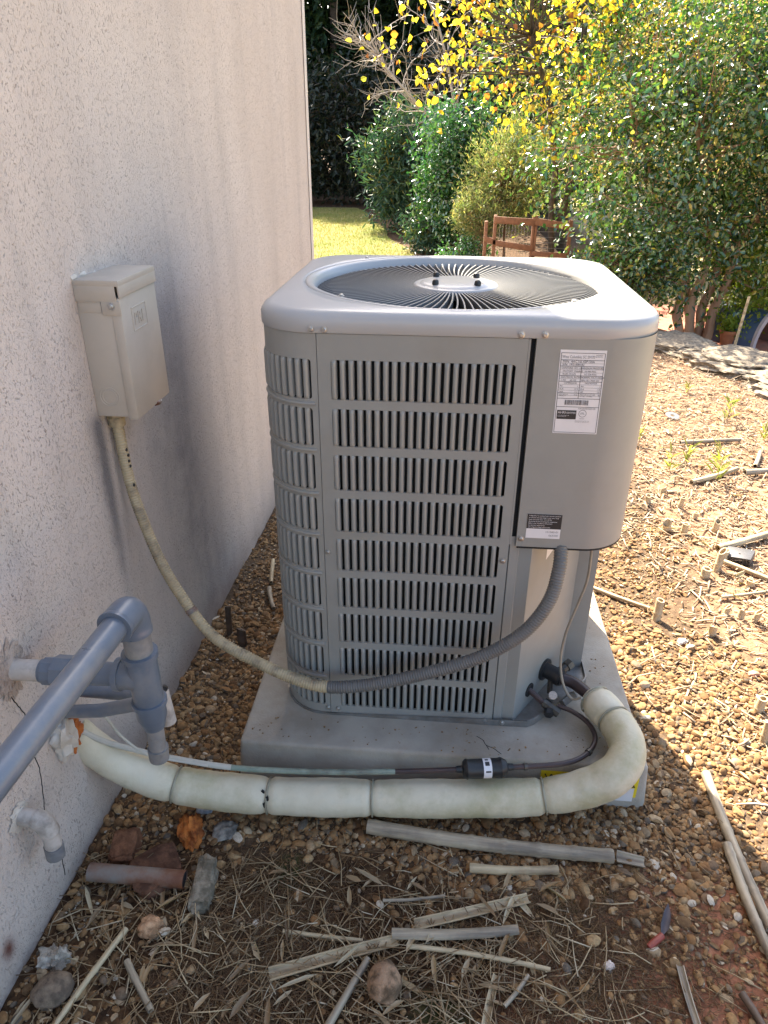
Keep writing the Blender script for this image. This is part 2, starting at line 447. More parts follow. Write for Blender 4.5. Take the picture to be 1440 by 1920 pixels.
# sunken red patio behind the stone ledge
M['patio'] = pmat('red_patio', (0.42, 0.155, 0.095), (0.33, 0.12, 0.075), 12, 0.85, 0.3, 60, 0.003, dirt=(0.3, 0.18, 0.12), dirt_scale=3)
pv = [(2.0, 4.35, -0.352), (2.5, 3.35, -0.352), (5.5, 2.6, -0.352), (6.5, 7.5, -0.352), (2.35, 7.3, -0.352), (2.05, 5.4, -0.352)]
mb = MB(); mb.add(pv, [tuple(range(6))]); tag(mb.build('patio', M['patio'], smooth=False), kind='structure')

# ------------------------------------------------------------------ house
m, nt, nodes, bs = newmat('stucco')
v = coords(nt)
sep = nodes.new('ShaderNodeSeparateXYZ'); nt.links.new(v, sep.inputs[0])
def gauss(sock, c, w):
    d = math_(nt, 'DIVIDE', math_(nt, 'SUBTRACT', sock, c), w)
    return math_(nt, 'POWER', 2.718, math_(nt, 'MULTIPLY', math_(nt, 'MULTIPLY', d, d), -1.0))
def rng_(sock, a, b):
    r = N(nt, 'ShaderNodeMapRange', interpolation_type='SMOOTHSTEP', i_From_Min=a, i_From_Max=b)
    nt.links.new(sock, r.inputs[0]); return r.outputs[0]
vs_ = coords(nt, 'Object', (1, 1, 0.55))
wob = N(nt, 'ShaderNodeTexNoise', i_Scale=12.0, i_Detail=2.0); nt.links.new(v, wob.inputs['Vector'])
wv = nodes.new('ShaderNodeVectorMath'); wv.operation = 'MULTIPLY_ADD'
nt.links.new(wob.outputs['Color'], wv.inputs[0]); wv.inputs[1].default_value = (0.03, 0.03, 0.03); nt.links.new(vs_, wv.inputs[2])
h1 = nz(nt, wv.outputs[0], 260, 3, 0.6, 0.7)
h2 = nz(nt, vs_, 420, 3, 0.6)
pits = ramp(nt, h1, [(0.30, (0, 0, 0)), (0.43, (1, 1, 1))])
big = nz(nt, v, 2.2, 4, 0.6); mid = nz(nt, v, 9, 5, 0.65)
streak = nz(nt, coords(nt, 'Object', (6, 6, 0.5)), 1.6, 4, 0.6)
base = ramp(nt, big, [(0.35, (0.57, 0.495, 0.435)), (0.65, (0.62, 0.545, 0.485))])
# mildew streaks beside the disconnect box and under its conduit
yl = math_(nt, 'ADD', sep.outputs[1], math_(nt, 'MULTIPLY', math_(nt, 'SUBTRACT', sep.outputs[2], 0.7), 0.22))
yl = math_(nt, 'ADD', yl, math_(nt, 'MULTIPLY', math_(nt, 'SUBTRACT', mid, 0.5), 0.16))
s1 = math_(nt, 'MULTIPLY', gauss(yl, 0.12, 0.23), math_(nt, 'MULTIPLY', rng_(sep.outputs[2], 1.30, 0.95), rng_(sep.outputs[2], -0.25, 0.25)))
s2 = math_(nt, 'MULTIPLY', gauss(math_(nt, 'ADD', sep.outputs[1], math_(nt, 'MULTIPLY', math_(nt, 'SUBTRACT', mid, 0.5), 0.04)), -0.345, 0.028),
           math_(nt, 'MULTIPLY', rng_(sep.outputs[2], 0.92, 0.86), rng_(sep.outputs[2], 0.35, 0.75)))
s3 = math_(nt, 'MULTIPLY', rng_(streak, 0.40, 0.85), 0.35)
st = math_(nt, 'ADD', math_(nt, 'MULTIPLY', s1, 0.58), math_(nt, 'ADD', math_(nt, 'MULTIPLY', s2, 0.85), math_(nt, 'MULTIPLY', s3, 0.6)))
st = math_(nt, 'MULTIPLY', st, math_(nt, 'ADD', 0.15, math_(nt, 'MULTIPLY', math_(nt, 'ADD', mid, math_(nt, 'MULTIPLY', h1, 0.8)), 0.95)))
st = math_(nt, 'MINIMUM', st, 0.88)
base = mix(nt, st, base, (0.15, 0.145, 0.15))
pf = math_(nt, 'MULTIPLY', math_(nt, 'SUBTRACT', 1.0, pits), math_(nt, 'ADD', 0.06, math_(nt, 'MULTIPLY', math_(nt, 'MULTIPLY', rng_(mid, 0.30, 0.62), math_(nt, 'ADD', 0.35, rng_(big, 0.40, 0.60))), 0.45)))
base = mix(nt, pf, base, (0.17, 0.125, 0.10))
# splash-up at the foot of the wall, rust bleed
base = mix(nt, math_(nt, 'MULTIPLY', rng_(sep.outputs[2], 0.16, -0.02), math_(nt, 'MULTIPLY', mid, 0.8)), base, (0.24, 0.16, 0.11))
rs = math_(nt, 'MULTIPLY', gauss(sep.outputs[1], -1.005, 0.016), gauss(sep.outputs[2], 0.085, 0.024))
base = mix(nt, math_(nt, 'MINIMUM', math_(nt, 'MULTIPLY', rs, math_(nt, 'MULTIPLY', mid, 1.9)), 0.95), base, (0.11, 0.025, 0.012))
nt.links.new(base, bs.inputs['Base Color'])
bs.inputs['Roughness'].default_value = 0.9; bs.inputs['Specular IOR Level'].default_value = 0.25
hh = math_(nt, 'ADD', math_(nt, 'MULTIPLY', pits, 0.8), math_(nt, 'ADD', math_(nt, 'MULTIPLY', h2, 0.5), math_(nt, 'MULTIPLY', h1, 0.6)))
bump(nt, bs, hh, 0.8, 0.0028)
M['stucco'] = m

house = empty('house', 'pinkish beige stucco house whose stained side wall runs along the left', 'house', (wall_x(0), 0, 0))
HL = Vector((-wall_x(0), 0, 0))
YC = 1.985
plan = [(wall_x(-6), -6.0), (wall_x(-1.2), -1.2), (wall_x(0.4), 0.4)]
xc = wall_x(YC); rr_ = 0.016
for k in range(0, 7):
    t = R(90 * k / 6); plan.append((xc - rr_ + rr_ * math.cos(t), YC - rr_ + rr_ * math.sin(t)))
plan += [(-8.5, YC), (-8.5, -6.0)]
mb = MB(); mb.prism([(x + HL.x, y) for x, y in plan], -0.5, 5.4); mb.build('wall', M['stucco'], house, sharp=50)
mb = MB()
mb.prism([(x + HL.x, y) for x, y in [(xc + 0.002, YC - 0.045), (xc + 0.006, YC - 0.043), (xc + 0.006, YC + 0.002), (xc + 0.002, YC + 0.006), (xc - 0.05, YC + 0.006), (xc - 0.05, YC + 0.001), (xc - 0.008, YC + 0.001)]], -0.3, 5.38)
mb.build('corner_bead', M['bead_sunlit'], house, bevel=0.0015)
mb = MB(); mb.prism([(x + HL.x, y) for x, y in [(wall_x(-6) + .3, -6.3), (xc + .3, YC + .3), (-8.8, YC + .3), (-8.8, -6.3)]], 5.402, 5.6)
mb.build('roof', M['roof'], house, bevel=0.01)
for pts in ([(-.821, .554), (-.812, .52), (-.799, .483), (-.792, .46), (-.779, .435)], [(-.805, .381), (-.799, .34), (-.805, .295), (-.812, .26), (-.821, .222), (-.809, .16), (-.81, .111), (-.817, .037)]):
    P = []
    q = spline([(0, a, b) for a, b in pts], 5)
    for p in q: P.append((wall_x(p[1]) + HL.x + 0.0002, p[1] + rnd.uniform(-.0012, .0012), p[2]))
    mb = MB(); mb.tube(P, 0.0011, 5); mb.build('crack', M['gasket'], house)
# sealant round the low outlet
# flaking stucco patch round the upper pipe
def lump(name, c, s, mat, parent=None, seed=0, sub=3, rough=0.25, freq=2.0, facet=False, boxy=0):
    bm = bmesh.new(); bmesh.ops.create_icosphere(bm, subdivisions=sub, radius=1.0)
    for w in bm.verts:
        d = mnoise.fractal(w.co * freq + Vector((seed * 7.3, seed * 1.7, 0)), 0.8, 2.1, 4)
        k = 1 + rough * d
        if facet:
            k *= 1 + 0.10 * mnoise.cell(w.co * 1.6 + Vector((seed, 0, 0)))
        p = w.co.copy()
        if boxy:
            p = Vector([math.copysign(abs(c) ** boxy, c) for c in p])
        w.co = Vector((p.x * s[0], p.y * s[1], p.z * s[2])) * k
    me = bpy.data.meshes.new(name); bm.to_mesh(me); bm.free()
    me.polygons.foreach_set('use_smooth', np.ones(len(me.polygons), dtype=bool))
    me.set_sharp_from_angle(angle=R(40))
    o = ob(name, me, mat, parent, c)
    return o
lump('peeling_patch', (wall_x(-.80) + HL.x + .001, -.80, .575), (.0035, .040, .045), M['stucco'], house, 3, 4, 0.9, 3.0)
lump('caulk', (wall_x(-.885) + HL.x + .001, -.885, .298), (.006, .026, .027), M['caulk'], house, 8, 3, .5, 2.5)
lump('caulk', (wall_x(-.72) + HL.x + .012, -.725, .335), (.022, .028, .05), M['caulk'], house, 5, 3, 0.6, 1.8)
lump('foam_seal', (wall_x(-.68) + HL.x + .006, -.69, .315), (.014, .028, .036), M['foam'], house, 9, 4, 0.55, 3.2)

# ------------------------------------------------------------------ concrete pad
pad = empty('concrete_pad', 'weathered grey concrete pad under the air conditioner', 'concrete pad', (0.011, 0.03, 0))
def rounded_slab(x0, x1, y0, y1, z0, z1, r, e):
    rings = []
    def ring(inset, z):
        pts = []
        rr = max(r - inset, 0.004)
        for cx, cy, a0 in ((x1 - inset - rr, y1 - inset - rr, 0), (x0 + inset + rr, y1 - inset - rr, 90), (x0 + inset + rr, y0 + inset + rr, 180), (x1 - inset - rr, y0 + inset + rr, 270)):
            for k in range(6):
                t = R(a0 + 18 * k); pts.append((cx + rr * math.cos(t), cy + rr * math.sin(t), z))
        return pts
    rings = [ring(-0.012, z0), ring(0, z1 - e)]
    for k in range(1, 5):
        t = R(22.5 * k); rings.append(ring(e * (1 - math.cos(t)), z1 - e + e * math.sin(t)))
    n = 24; mb = MB()
    vv = [p for q in rings for p in q]; ff = []
    for i in range(len(rings) - 1):
        for j in range(n): ff.append((i * n + j, i * n + (j + 1) % n, (i + 1) * n + (j + 1) % n, (i + 1) * n + j))
    ff.append(tuple(range((len(rings) - 1) * n, len(rings) * n)))
    mb.add(vv, ff); return mb
rounded_slab(-0.490, 0.490, -0.522, 0.52, -0.03, ZP, 0.012, 0.009).build('slab', M['concrete'], pad, sharp=60)
# hairline crack in the slab top
P = spline([(0.10, -0.425, ZP + .0002), (0.115, -0.437, ZP + .0002), (0.122, -0.452, ZP + .0002), (0.14, -0.462, ZP + .0002), (0.157, -0.478, ZP + .0002)], 4)
P[:, 0] -= 0.011; P[:, 1] -= 0.03
mb = MB(); mb.tube(P, 0.0009, 4); mb.build('crack', M['gasket'], pad)
P = spline([(0.122, -0.452, ZP + .0002), (0.128, -0.466, ZP + .0002)], 4); P[:, 0] -= 0.011; P[:, 1] -= 0.03
mb = MB(); mb.tube(P, 0.0008, 4); mb.build('crack', M['gasket'], pad)

# ------------------------------------------------------------------ text helper
def text_mesh(items, mapf):
    """items: (text, x, y, size, align, xscale) in label units; mapf(x, y) -> 3D"""
    objs = []
    for t, x, y, s, al, xsq in items:
        cu = bpy.data.curves.new('lettering', 'FONT'); cu.body = t; cu.size = s; cu.align_x = al; cu.resolution_u = 2
        o = bpy.data.objects.new('lettering', cu); COL.objects.link(o); objs.append((o, cu, x, y, xsq))
    bpy.context.view_layer.update()
    dg = bpy.context.evaluated_depsgraph_get()
    mb = MB()
    for o, cu, x, y, xsq in objs:
        me = bpy.data.meshes.new_from_object(o.evaluated_get(dg))
        mb.add([mapf(x + w.co.x * xsq, y + w.co.y) for w in me.vertices], [tuple(p.vertices) for p in me.polygons])
        bpy.data.meshes.remove(me)
    for o, cu, *_ in objs:
        bpy.data.objects.remove(o); bpy.data.curves.remove(cu)
    return mb

def rect(mapf, x0, y0, x1, y1):
    return [mapf(x0, y0), mapf(x1, y0), mapf(x1, y1), mapf(x0, y1)]

# warning label on the front of the pad
lx, ly_, lw, lh = 0.252 - 0.011, 0.005, 0.229, 0.092
def pm(off): return lambda x, y: (lx + x, -0.522 - 0.0065 - off - (0.094 - y) * 0.0 + (y - .05) * 0.02, ly_ + y)
wl = MB().add(rect(pm(.0), 0, 0, lw, lh), [(0, 1, 2, 3)]).build('warning_label', M['yellow'], pad, smooth=False)
MB().add(rect(pm(.0008), .007, .007, lw - .007, lh * .58), [(0, 1, 2, 3)]).build('white_field', M['white'], wl, smooth=False)
text_mesh([('WARNING', .008, .062, .030, 'LEFT', 1.05)], pm(.0010)).build('lettering', M['ink'], wl, smooth=False)
mb = MB(); f_ = pm(.0010)
mb.add([f_(.198, .056), f_(.224, .056), f_(.211, .080)], [(0, 1, 2)]); mb.build('warning_triangle', M['ink'], wl, smooth=False)
mb = MB(); f_ = pm(.0014)
mb.add([f_(.204, .0595), f_(.218, .0595), f_(.211, .0725)], [(0, 1, 2)]); mb.build('triangle_field', M['yellow'], wl, smooth=False)

# ------------------------------------------------------------------ air conditioner
ac = empty('air_conditioner', 'grey outdoor air conditioner unit with louvered sides and round top grille', 'air conditioner', (0, 0, ZP))
OZ = -ZP     # children are given in world z, shifted to the empty
def S(mb): mb.v = [(x, y, z + OZ) for x, y, z in mb.v]; return mb
HX, HY, RC = 0.396, 0.379, 0.115
ZT = 1.136; ZSK = 1.0926; ZB = 0.126
# --- top cover : rounded square morphing to the round opening
NA = 192
ang = np.linspace(0, 2 * np.pi, NA, endpoint=False)
def rsq(hx, hy, r):
    out = []
    for t in ang:
        c, s = math.cos(t), math.sin(t)
        lo, hi = 0, 1.0
        for _ in range(40):
            k = (lo + hi) / 2; x, y = abs(k * c), abs(k * s)
            qx, qy = x - hx + r, y - hy + r
            d = math.hypot(max(qx, 0), max(qy, 0)) + min(max(qx, qy), 0) - r
            if d > 0: hi = k
            else: lo = k
        out.append((k * c, k * s))
    return np.array(out)
rings = []
def addring(xy, z): rings.append(np.column_stack([xy, np.full(NA, z)]))
circ = lambda r: np.stack([r * np.cos(ang), r * np.sin(ang)], 1)
addring(rsq(W2 - .0015, D2 - .0015, .118), ZSK); addring(rsq(W2, D2, .12), ZSK + .0015); addring(rsq(W2, D2, .12), ZT - .024)
for k in range(1, 8):
    t = R(90 * k / 7); e = .024
    addring(rsq(W2 - e * (1 - math.cos(t)), D2 - e * (1 - math.cos(t)), .12 - e * (1 - math.cos(t)) * .6), ZT - .024 + .022 * math.sin(t))
q = rsq(W2 - .024, D2 - .024, .104)
for w, z in ((.35, ZT - .0008), (.75, ZT)):
    addring(q * (1 - w) + circ(.3535) * w, z)
for r, z in ((.3545, ZT), (.353, ZT - .0012), (.3515, ZT - .0035), (.3495, ZT - .0012), (.347, ZT), (.338, ZT - .001), (.332, ZT - .006), (.329, ZT - .013), (.327, ZT - .016), (.327, ZT - .05)):
    addring(circ(r), z)
V = np.vstack(rings); V[:, 2] += OZ
i = np.arange(len(rings) - 1)[:, None] * NA; j = np.arange(NA)[None]; k = (j + 1) % NA
F = np.stack([i + j, i + k, i + NA + k, i + NA + j], -1).reshape(-1, 4)
top = ob('top_cover', mesh_np('top_cover', V, F, True, 50), M['paint_top_lit'], ac)
# --- grille
ZG = 1.123
grille = bpy.data.objects.new('fan_grille', None); link(grille, ac); grille.location = (0, 0, ZG + OZ)
bm_v = []; bm_f = []
prof = np.linspace(0, 1, 9)
r0, r1 = 0.094, 0.3262
bv = []
for t in prof:
    r = r0 + (r1 - r0) * t
    zt_ = 0.0 - 0.010 * smooth01(.93, 1.0, t) - 0.002 * (1 - t)
    lean = 0.002 * t; bend = 0.006 * math.sin(math.pi * t)
    for dz, dy, hw in ((zt_, bend, .0015), (zt_ - .030, bend + lean + .001, .0004)):
        bv.append((r, dy - hw, dz)); bv.append((r, dy + hw, dz))
bf = []
for a in range(len(prof) - 1):
    o = a * 4
    bf += [(o, o + 1, o + 5, o + 4), (o + 1, o + 3, o + 7, o + 5), (o + 3, o + 2, o + 6, o + 7), (o + 2, o, o + 4, o + 6)]
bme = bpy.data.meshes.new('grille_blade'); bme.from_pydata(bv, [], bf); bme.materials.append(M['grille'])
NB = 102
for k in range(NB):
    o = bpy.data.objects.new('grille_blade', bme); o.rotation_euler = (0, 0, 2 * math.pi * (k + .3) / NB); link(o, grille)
mb = MB(); n = 48; prof_h = [(.100, -.020), (.100, -.003), (.097, .0005), (.090, .002), (.0865, .0008), (.084, .002), (.079, .0055), (.070, .0068), (.03, .0074)]
vv = [(r * math.cos(2 * math.pi * a / n), r * math.sin(2 * math.pi * a / n), z) for r, z in prof_h for a in range(n)]
ff = [(i * n + a, i * n + (a + 1) % n, (i + 1) * n + (a + 1) % n, (i + 1) * n + a) for i in range(len(prof_h) - 1) for a in range(n)] + [tuple(range((len(prof_h) - 1) * n, len(prof_h) * n))]
mb.add(vv, ff); mb.build('hub', M['paint_top_lit'], grille, sharp=60)
for bx, by in ((-.047, -.050), (.049, -.052), (-.047, .052), (.049, .048)):
    mb = MB(); pr = [(.0072, .003), (.0078, .008), (.0074, .013), (.0056, .0168), (.0025, .0185)]
    vv = [(bx + r * math.cos(R(30 * a)), by + r * math.sin(R(30 * a)), z) for r, z in pr for a in range(12)]
    mb.add(vv, [(i * 12 + a, i * 12 + (a + 1) % 12, i * 12 + 12 + (a + 1) % 12, i * 12 + 12 + a) for i in range(4) for a in range(12)] + [tuple(range(48, 60))])
    mb.build('bolt_cap', M['black'], grille)
# fan below
fan = bpy.data.objects.new('fan', None); link(fan, ac); fan.location = (0, 0, 1.02 + OZ)
MB().cyl((0, 0, -.09), (0, 0, .07), .07, 20).build('motor', M['black'], fan)
for k in range(3):
    mb = MB(); a0 = k * 2.094; vv = []; ff = []
    for i in range(6):
        for j in range(5):
            r = .06 + .25 * i / 5; t = a0 + (j / 4 - .5) * (1.1 - .2 * i / 5)
            vv.append((r * math.cos(t), r * math.sin(t), (j / 4 - .5) * .07))
    for i in range(5):
        for j in range(4): ff.append((i * 5 + j, i * 5 + j + 1, i * 5 + j + 6, i * 5 + j + 5))
    mb.add(vv, ff); mb.build('fan_blade', M['black'], fan)
# --- interior coil (dark) : open-topped shell + floor
ci = rsq(HX - .03, HY - .03, .09)
mb = MB(); n = NA
vv = [(x, y, ZB) for x, y in ci] + [(x, y, 1.085) for x, y in ci]
for q_ in range(len(vv)):        # cut the compressor corner off
    x, y, z = vv[q_]
    if x > .13 and y < -.05 and z < 2: vv[q_] = (min(x, .13 + max(0, (y + .34)) * .6), max(y, -.34), z)
mb.add(vv, [(i, (i + 1) % n, n + (i + 1) % n, n + i) for i in range(n)] + [tuple(range(n))])
S(mb).build('coil', M['black_in'], ac, sharp=60)

# --- louver panels
ROWS = [(1.0405 - .1010 * k, 1.0405 - .1010 * k - .0815) for k in range(9)]
PITCH = .36 / 21
def slot_panel(pf, s0, s1, openings, z0, z1, ds=.012, th=.006, fil=.006):
    mb = MB()
    sb = sorted(set([s0, s1] + [round(o[0], 6) for o in openings] + [round(o[1], 6) for o in openings]))
    S_ = []
    for a, b in zip(sb[:-1], sb[1:]):
        k = max(1, int(math.ceil((b - a) / ds))); S_ += [a + (b - a) * i / k for i in range(k)]
    S_.append(sb[-1])
    Z_ = sorted(set([z0, z1] + [round(o[2], 6) for o in openings] + [round(o[3], 6) for o in openings]))
    idx = {}
    def vid(i, j, inn):
        key = (i, j, inn)
        if key not in idx:
            x, y, nx_, ny_ = pf(S_[i]); d = -th if inn else 0
            idx[key] = len(mb.v); mb.v.append((x + nx_ * d, y + ny_ * d, Z_[j]))
        return idx[key]
    def hole(i, j):
        if i < 0 or j < 0 or i >= len(S_) - 1 or j >= len(Z_) - 1: return True
        sm = (S_[i] + S_[i + 1]) / 2; zm = (Z_[j] + Z_[j + 1]) / 2
        return any(a < sm < b and c < zm < d for a, b, c, d in openings)
    for i in range(len(S_) - 1):
        for j in range(len(Z_) - 1):
            if hole(i, j): continue
            mb.f.append((vid(i, j, 0), vid(i + 1, j, 0), vid(i + 1, j + 1, 0), vid(i, j + 1, 0)))
            for di, dj, e in ((-1, 0, ((i, j), (i, j + 1))), (1, 0, ((i + 1, j + 1), (i + 1, j))), (0, -1, ((i + 1, j), (i, j))), (0, 1, ((i, j + 1), (i + 1, j + 1)))):
                if hole(i + di, j + dj):
                    (a, b), (c, d) = e
                    mb.f.append((vid(a, b, 0), vid(c, d, 0), vid(c, d, 1), vid(a, b, 1)))
    for a, b, c, d in openings:                      # rounded corners of the openings
        for sx, sz, us, uz in ((a, c, 1, 1), (b, c, -1, 1), (b, d, -1, -1), (a, d, 1, -1)):
            pts = [(sx, sz)] + [(sx + us * fil * (1 - math.cos(R(t))), sz + uz * fil * (1 - math.sin(R(t)))) for t in (90, 60, 30, 0)]
            pts = [pts[0]] + [(sx + us * fil * (1 - math.sin(R(t))), sz + uz * fil * (1 - math.cos(R(t)))) for t in (90, 60, 30, 0)]
            base = len(mb.v)
            for s, z in pts:
                x, y, nx_, ny_ = pf(s); mb.v.append((x - nx_ * .0004, y - ny_ * .0004, z))
            mb.f.append(tuple(range(base, base + 5)))
    return mb
# one louver: a curled vertical fin, local x along the wall, y outwards negative, z up
FH = .0815
lv = []; lf = []
pr = [(0.0, 0.0), (.0016, .0024), (.0042, .0037), (.0070, .0030), (.0090, .0006), (.0104, -.0035), (.0112, -.0090)]
zs = [(0, 0.0), (.0035, .75), (.009, 1.0), (FH - .009, 1.0), (FH - .0035, .75), (FH, 0.0)]
for z, k in zs:
    for s, d in pr: lv.append((s + .0006 if k else s * .93 + .0006, -(d * k) + (0.0010 if k == 0 else 0), z))
n = len(pr)
for a in range(len(zs) - 1):
    for b in range(n - 1): lf.append((a * n + b, a * n + b + 1, (a + 1) * n + b + 1, (a + 1) * n + b))
lme = bpy.data.meshes.new('louver'); lme.from_pydata(lv, [], lf)
lme.polygons.foreach_set('use_smooth', np.ones(len(lme.polygons), dtype=bool)); lme.materials.append(M['paint'])
def louvers(pf, sa, nf, parent, rows=ROWS):
    for zt_, zb_ in rows:
        for q_ in range(nf):
            x, y, nx_, ny_ = pf(sa + q_ * PITCH + .004)
            o = bpy.data.objects.new('louver', lme)
            a = math.atan2(nx_, -ny_)
            o.location = (x - math.cos(a) * .004, y - math.sin(a) * .004, zb_ + OZ); o.rotation_euler = (0, 0, a)
            link(o, parent)
def louver_mass(name, pf, sa, nf, parent):
    V0 = np.array(lv); F0 = np.array(lf); VV = []; FF = []; c = 0
    for zt_, zb_ in ROWS:
        for q_ in range(nf):
            x, y, nx_, ny_ = pf(sa + q_ * PITCH); a = math.atan2(nx_, -ny_)
            Rm = np.array([[math.cos(a), -math.sin(a), 0], [math.sin(a), math.cos(a), 0], [0, 0, 1]])
            VV.append(V0 @ Rm.T + np.array([x, y, zb_ + OZ])); FF.append(F0 + c); c += len(V0)
    o = ob(name, mesh_np(name, np.vstack(VV), np.vstack(FF)), M['paint'], parent); o['kind'] = 'stuff'
XL, XR = -.2697, .138
pf_front = lambda s: (s, -HY - .001, 0, -1)
op = [(-.242, -.242 + 21 * PITCH, b, a) for a, b in ROWS]
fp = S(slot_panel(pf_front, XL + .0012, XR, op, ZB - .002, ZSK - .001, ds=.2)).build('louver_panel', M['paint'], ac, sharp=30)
louvers(pf_front, -.242, 21, fp)
# corner + left side : s = 0 at the rear end of the left side
L1 = 2 * (HY - RC); L2 = RC * math.pi / 2
def pf_left(s):
    if s < L1: return (-HX, HY - RC - s, -1, 0)
    if s < L1 + L2:
        t = (s - L1) / RC; a = math.pi + t
        return (-HX + RC + RC * math.cos(a), -HY + RC + RC * math.sin(a), math.cos(a), math.sin(a))
    return (-HX + RC + (s - L1 - L2), -HY, 0, -1)
SEND = L1 + L2 + (XL - (-HX + RC))
sb_ = SEND - .0125; sa_ = sb_ - 10 * PITCH
op = [(sa_, sb_, b, a) for a, b in ROWS]
cp = S(slot_panel(pf_left, sa_ - .03, SEND, op, ZB - .002, ZSK - .001)).build('corner_panel', M['paint'], ac, sharp=30)
louvers(pf_left, sa_, 10, cp)
op = [(.03, .03 + 24 * PITCH, b, a) for a, b in ROWS]
sp = S(slot_panel(pf_left, -.0, sa_ - .0312, op, ZB - .002, ZSK - .001)).build('side_panel', M['paint'], ac, sharp=30)
louver_mass('louvers', pf_left, .03, 24, sp)
# ribs between the rows on the rounded corner
for a, b in ROWS[:8]:
    P = [];
    for s in np.linspace(sa_ - .02, SEND - .006, 20):
        x, y, nx_, ny_ = pf_left(s); P.append((x + nx_ * .0003, y + ny_ * .0003, b - .00975))
    mb = MB(); mb.tube(P, .0042, 8); S(mb).build('rib', M['paint'], ac)
# rear side
pf_rear = lambda s: (-s, HY, 0, 1)
op = [(-.25, -.25 + 28 * PITCH, b, a) for a, b in ROWS]
rp = S(slot_panel(pf_rear, -HX + RC, HX - RC, op, ZB - .002, ZSK - .001, ds=.2)).build('rear_panel', M['paint'], ac, sharp=30)
louver_mass('louvers', pf_rear, -.25, 28, rp)
for sx in (-1, 1):
    mb = MB(); P = []
    for k in range(9):
        a = R(90 * k / 8); P.append((sx * (HX - RC + RC * math.sin(a)), HY - RC + RC * math.cos(a)))
    nn = len(P)
    mb.add([(x, y, ZB) for x, y in P] + [(x, y, ZSK - .001) for x, y in P], [(i, i + 1, nn + i + 1, nn + i) for i in range(nn - 1)])
    S(mb).build('rear_corner', M['paint'], ac)
# right side
mb = MB(); mb.box((HX - .006, -.138, ZB), (HX, HY - RC, ZSK - .001)); S(mb).build('side_panel', M['paint'], ac, bevel=.001)

# --- electrical cover
ZE = .640
P = [(.1525, -D2 + .0005 + .03), (.1525, -D2 + .0005)]
ex, ey, er = W2 - .003, -D2 + .0005, .105
for k in range(13):
    a = R(-90 + 90 * k / 12); P.append((ex - er + er * math.cos(a), ey + er + er * math.sin(a)))
P += [(ex, -.10), (ex - .03, -.10)]
nn = len(P)
mb = MB()
zz = [ZE, ZE + .003, ZSK + .002]
mb.add([(x, y, z) for z in zz for x, y in P], [(j * nn + i, j * nn + i + 1, (j + 1) * nn + i + 1, (j + 1) * nn + i) for j in range(2) for i in range(nn - 1)])
ec = S(mb).build('electrical_cover', M['paint'], ac, sharp=50)
mb = MB(); mb.prism([(x, y) for x, y in [(p[0] + (.002 if i < 2 else 0), p[1]) for i, p in enumerate(P)]] + [(.20, -.10)], ZE - .004, ZE + .0005)
S(mb).build('gasket', M['gasket'], ac, smooth=False)
# dark channel between louver panel and cover, post, recessed compressor panel
mb = MB(); mb.box((XR - .004, -HY + .010, ZE), (.156, -HY + .022, ZSK)); S(mb).build('channel', M['gasket'], ac, smooth=False)
MB2 = MB(); MB2.box((.1385, -HY - .0005, ZE + .002), (.1425, -HY + .020, ZSK - .002)); S(MB2).build('channel_edge', M['paint'], ac)
A = (.190, -.3725); B = (.345, -.142); C_ = (.394, -.142)
P = [(.136, -HY + .013), (.1415, -HY + .004), (.160, -HY + .006), (.163, -HY + .010), A, (A[0] + .003, A[1] + .003), B, (B[0] + .003, B[1] - .0005), C_, (.394, -.13)]
nn = len(P); mb = MB()
mb.add([(x, y, ZB) for x, y in P] + [(x, y, ZE + .02) for x, y in P], [(i, i + 1, nn + i + 1, nn + i) for i in range(nn - 1)])
S(mb).build('compressor_panel', M['paint'], ac, sharp=12)
# small paper sticker in the recess
def on_diag(t, z, off=.0008):
    nx_, ny_ = (B[1] - A[1]), -(B[0] - A[0]); l = math.hypot(nx_, ny_)
    return (A[0] + (B[0] - A[0]) * t + nx_ / l * off, A[1] + (B[1] - A[1]) * t + ny_ / l * off, z + OZ)
mb = MB(); mb.add([on_diag(.28, .635), on_diag(.62, .635), on_diag(.62, .60), on_diag(.28, .565)], [(0, 1, 2, 3)]); mb.build('recess_sticker', M['white'], ac, smooth=False)
# base pan with chamfered corner
pan = []
for k in range(7):
    a = R(180 + 15 * k); pan.append((-W2 + .115 + .115 * math.cos(a), -D2 + .115 + .115 * math.sin(a)))
pan += [(.136, -.3845), (.225, -.384), (.243, -.374), (.352, -.266), (.395, -.212), (.401, -.196), (.401, .27), (.30, .382), (-.30, .382), (-.40, .27)]
inn = []
cx0 = sum(p[0] for p in pan) / len(pan); cy0 = 0
for x, y in pan:
    d = math.hypot(x, y); inn.append((x - x / d * .004, y - y / d * .004))
nn = len(pan); mb = MB()
mb.add([(x, y, ZP + .0005) for x, y in pan] + [(x, y, ZP + .020) for x, y in pan] + [(x, y, ZP + .020) for x, y in inn] + [(x, y, ZP + .006) for x, y in inn],
       [(r_ * nn + i, r_ * nn + (i + 1) % nn, (r_ + 1) * nn + (i + 1) % nn, (r_ + 1) * nn + i) for r_ in range(3) for i in range(nn)] + [tuple(range(3 * nn, 4 * nn))])
mb.v = [(x, y, z if not (z > ZP + .01 and x < .136) else z - .0135) for x, y, z in mb.v]
S(mb).build('base_pan', M['steel'], ac, sharp=40)

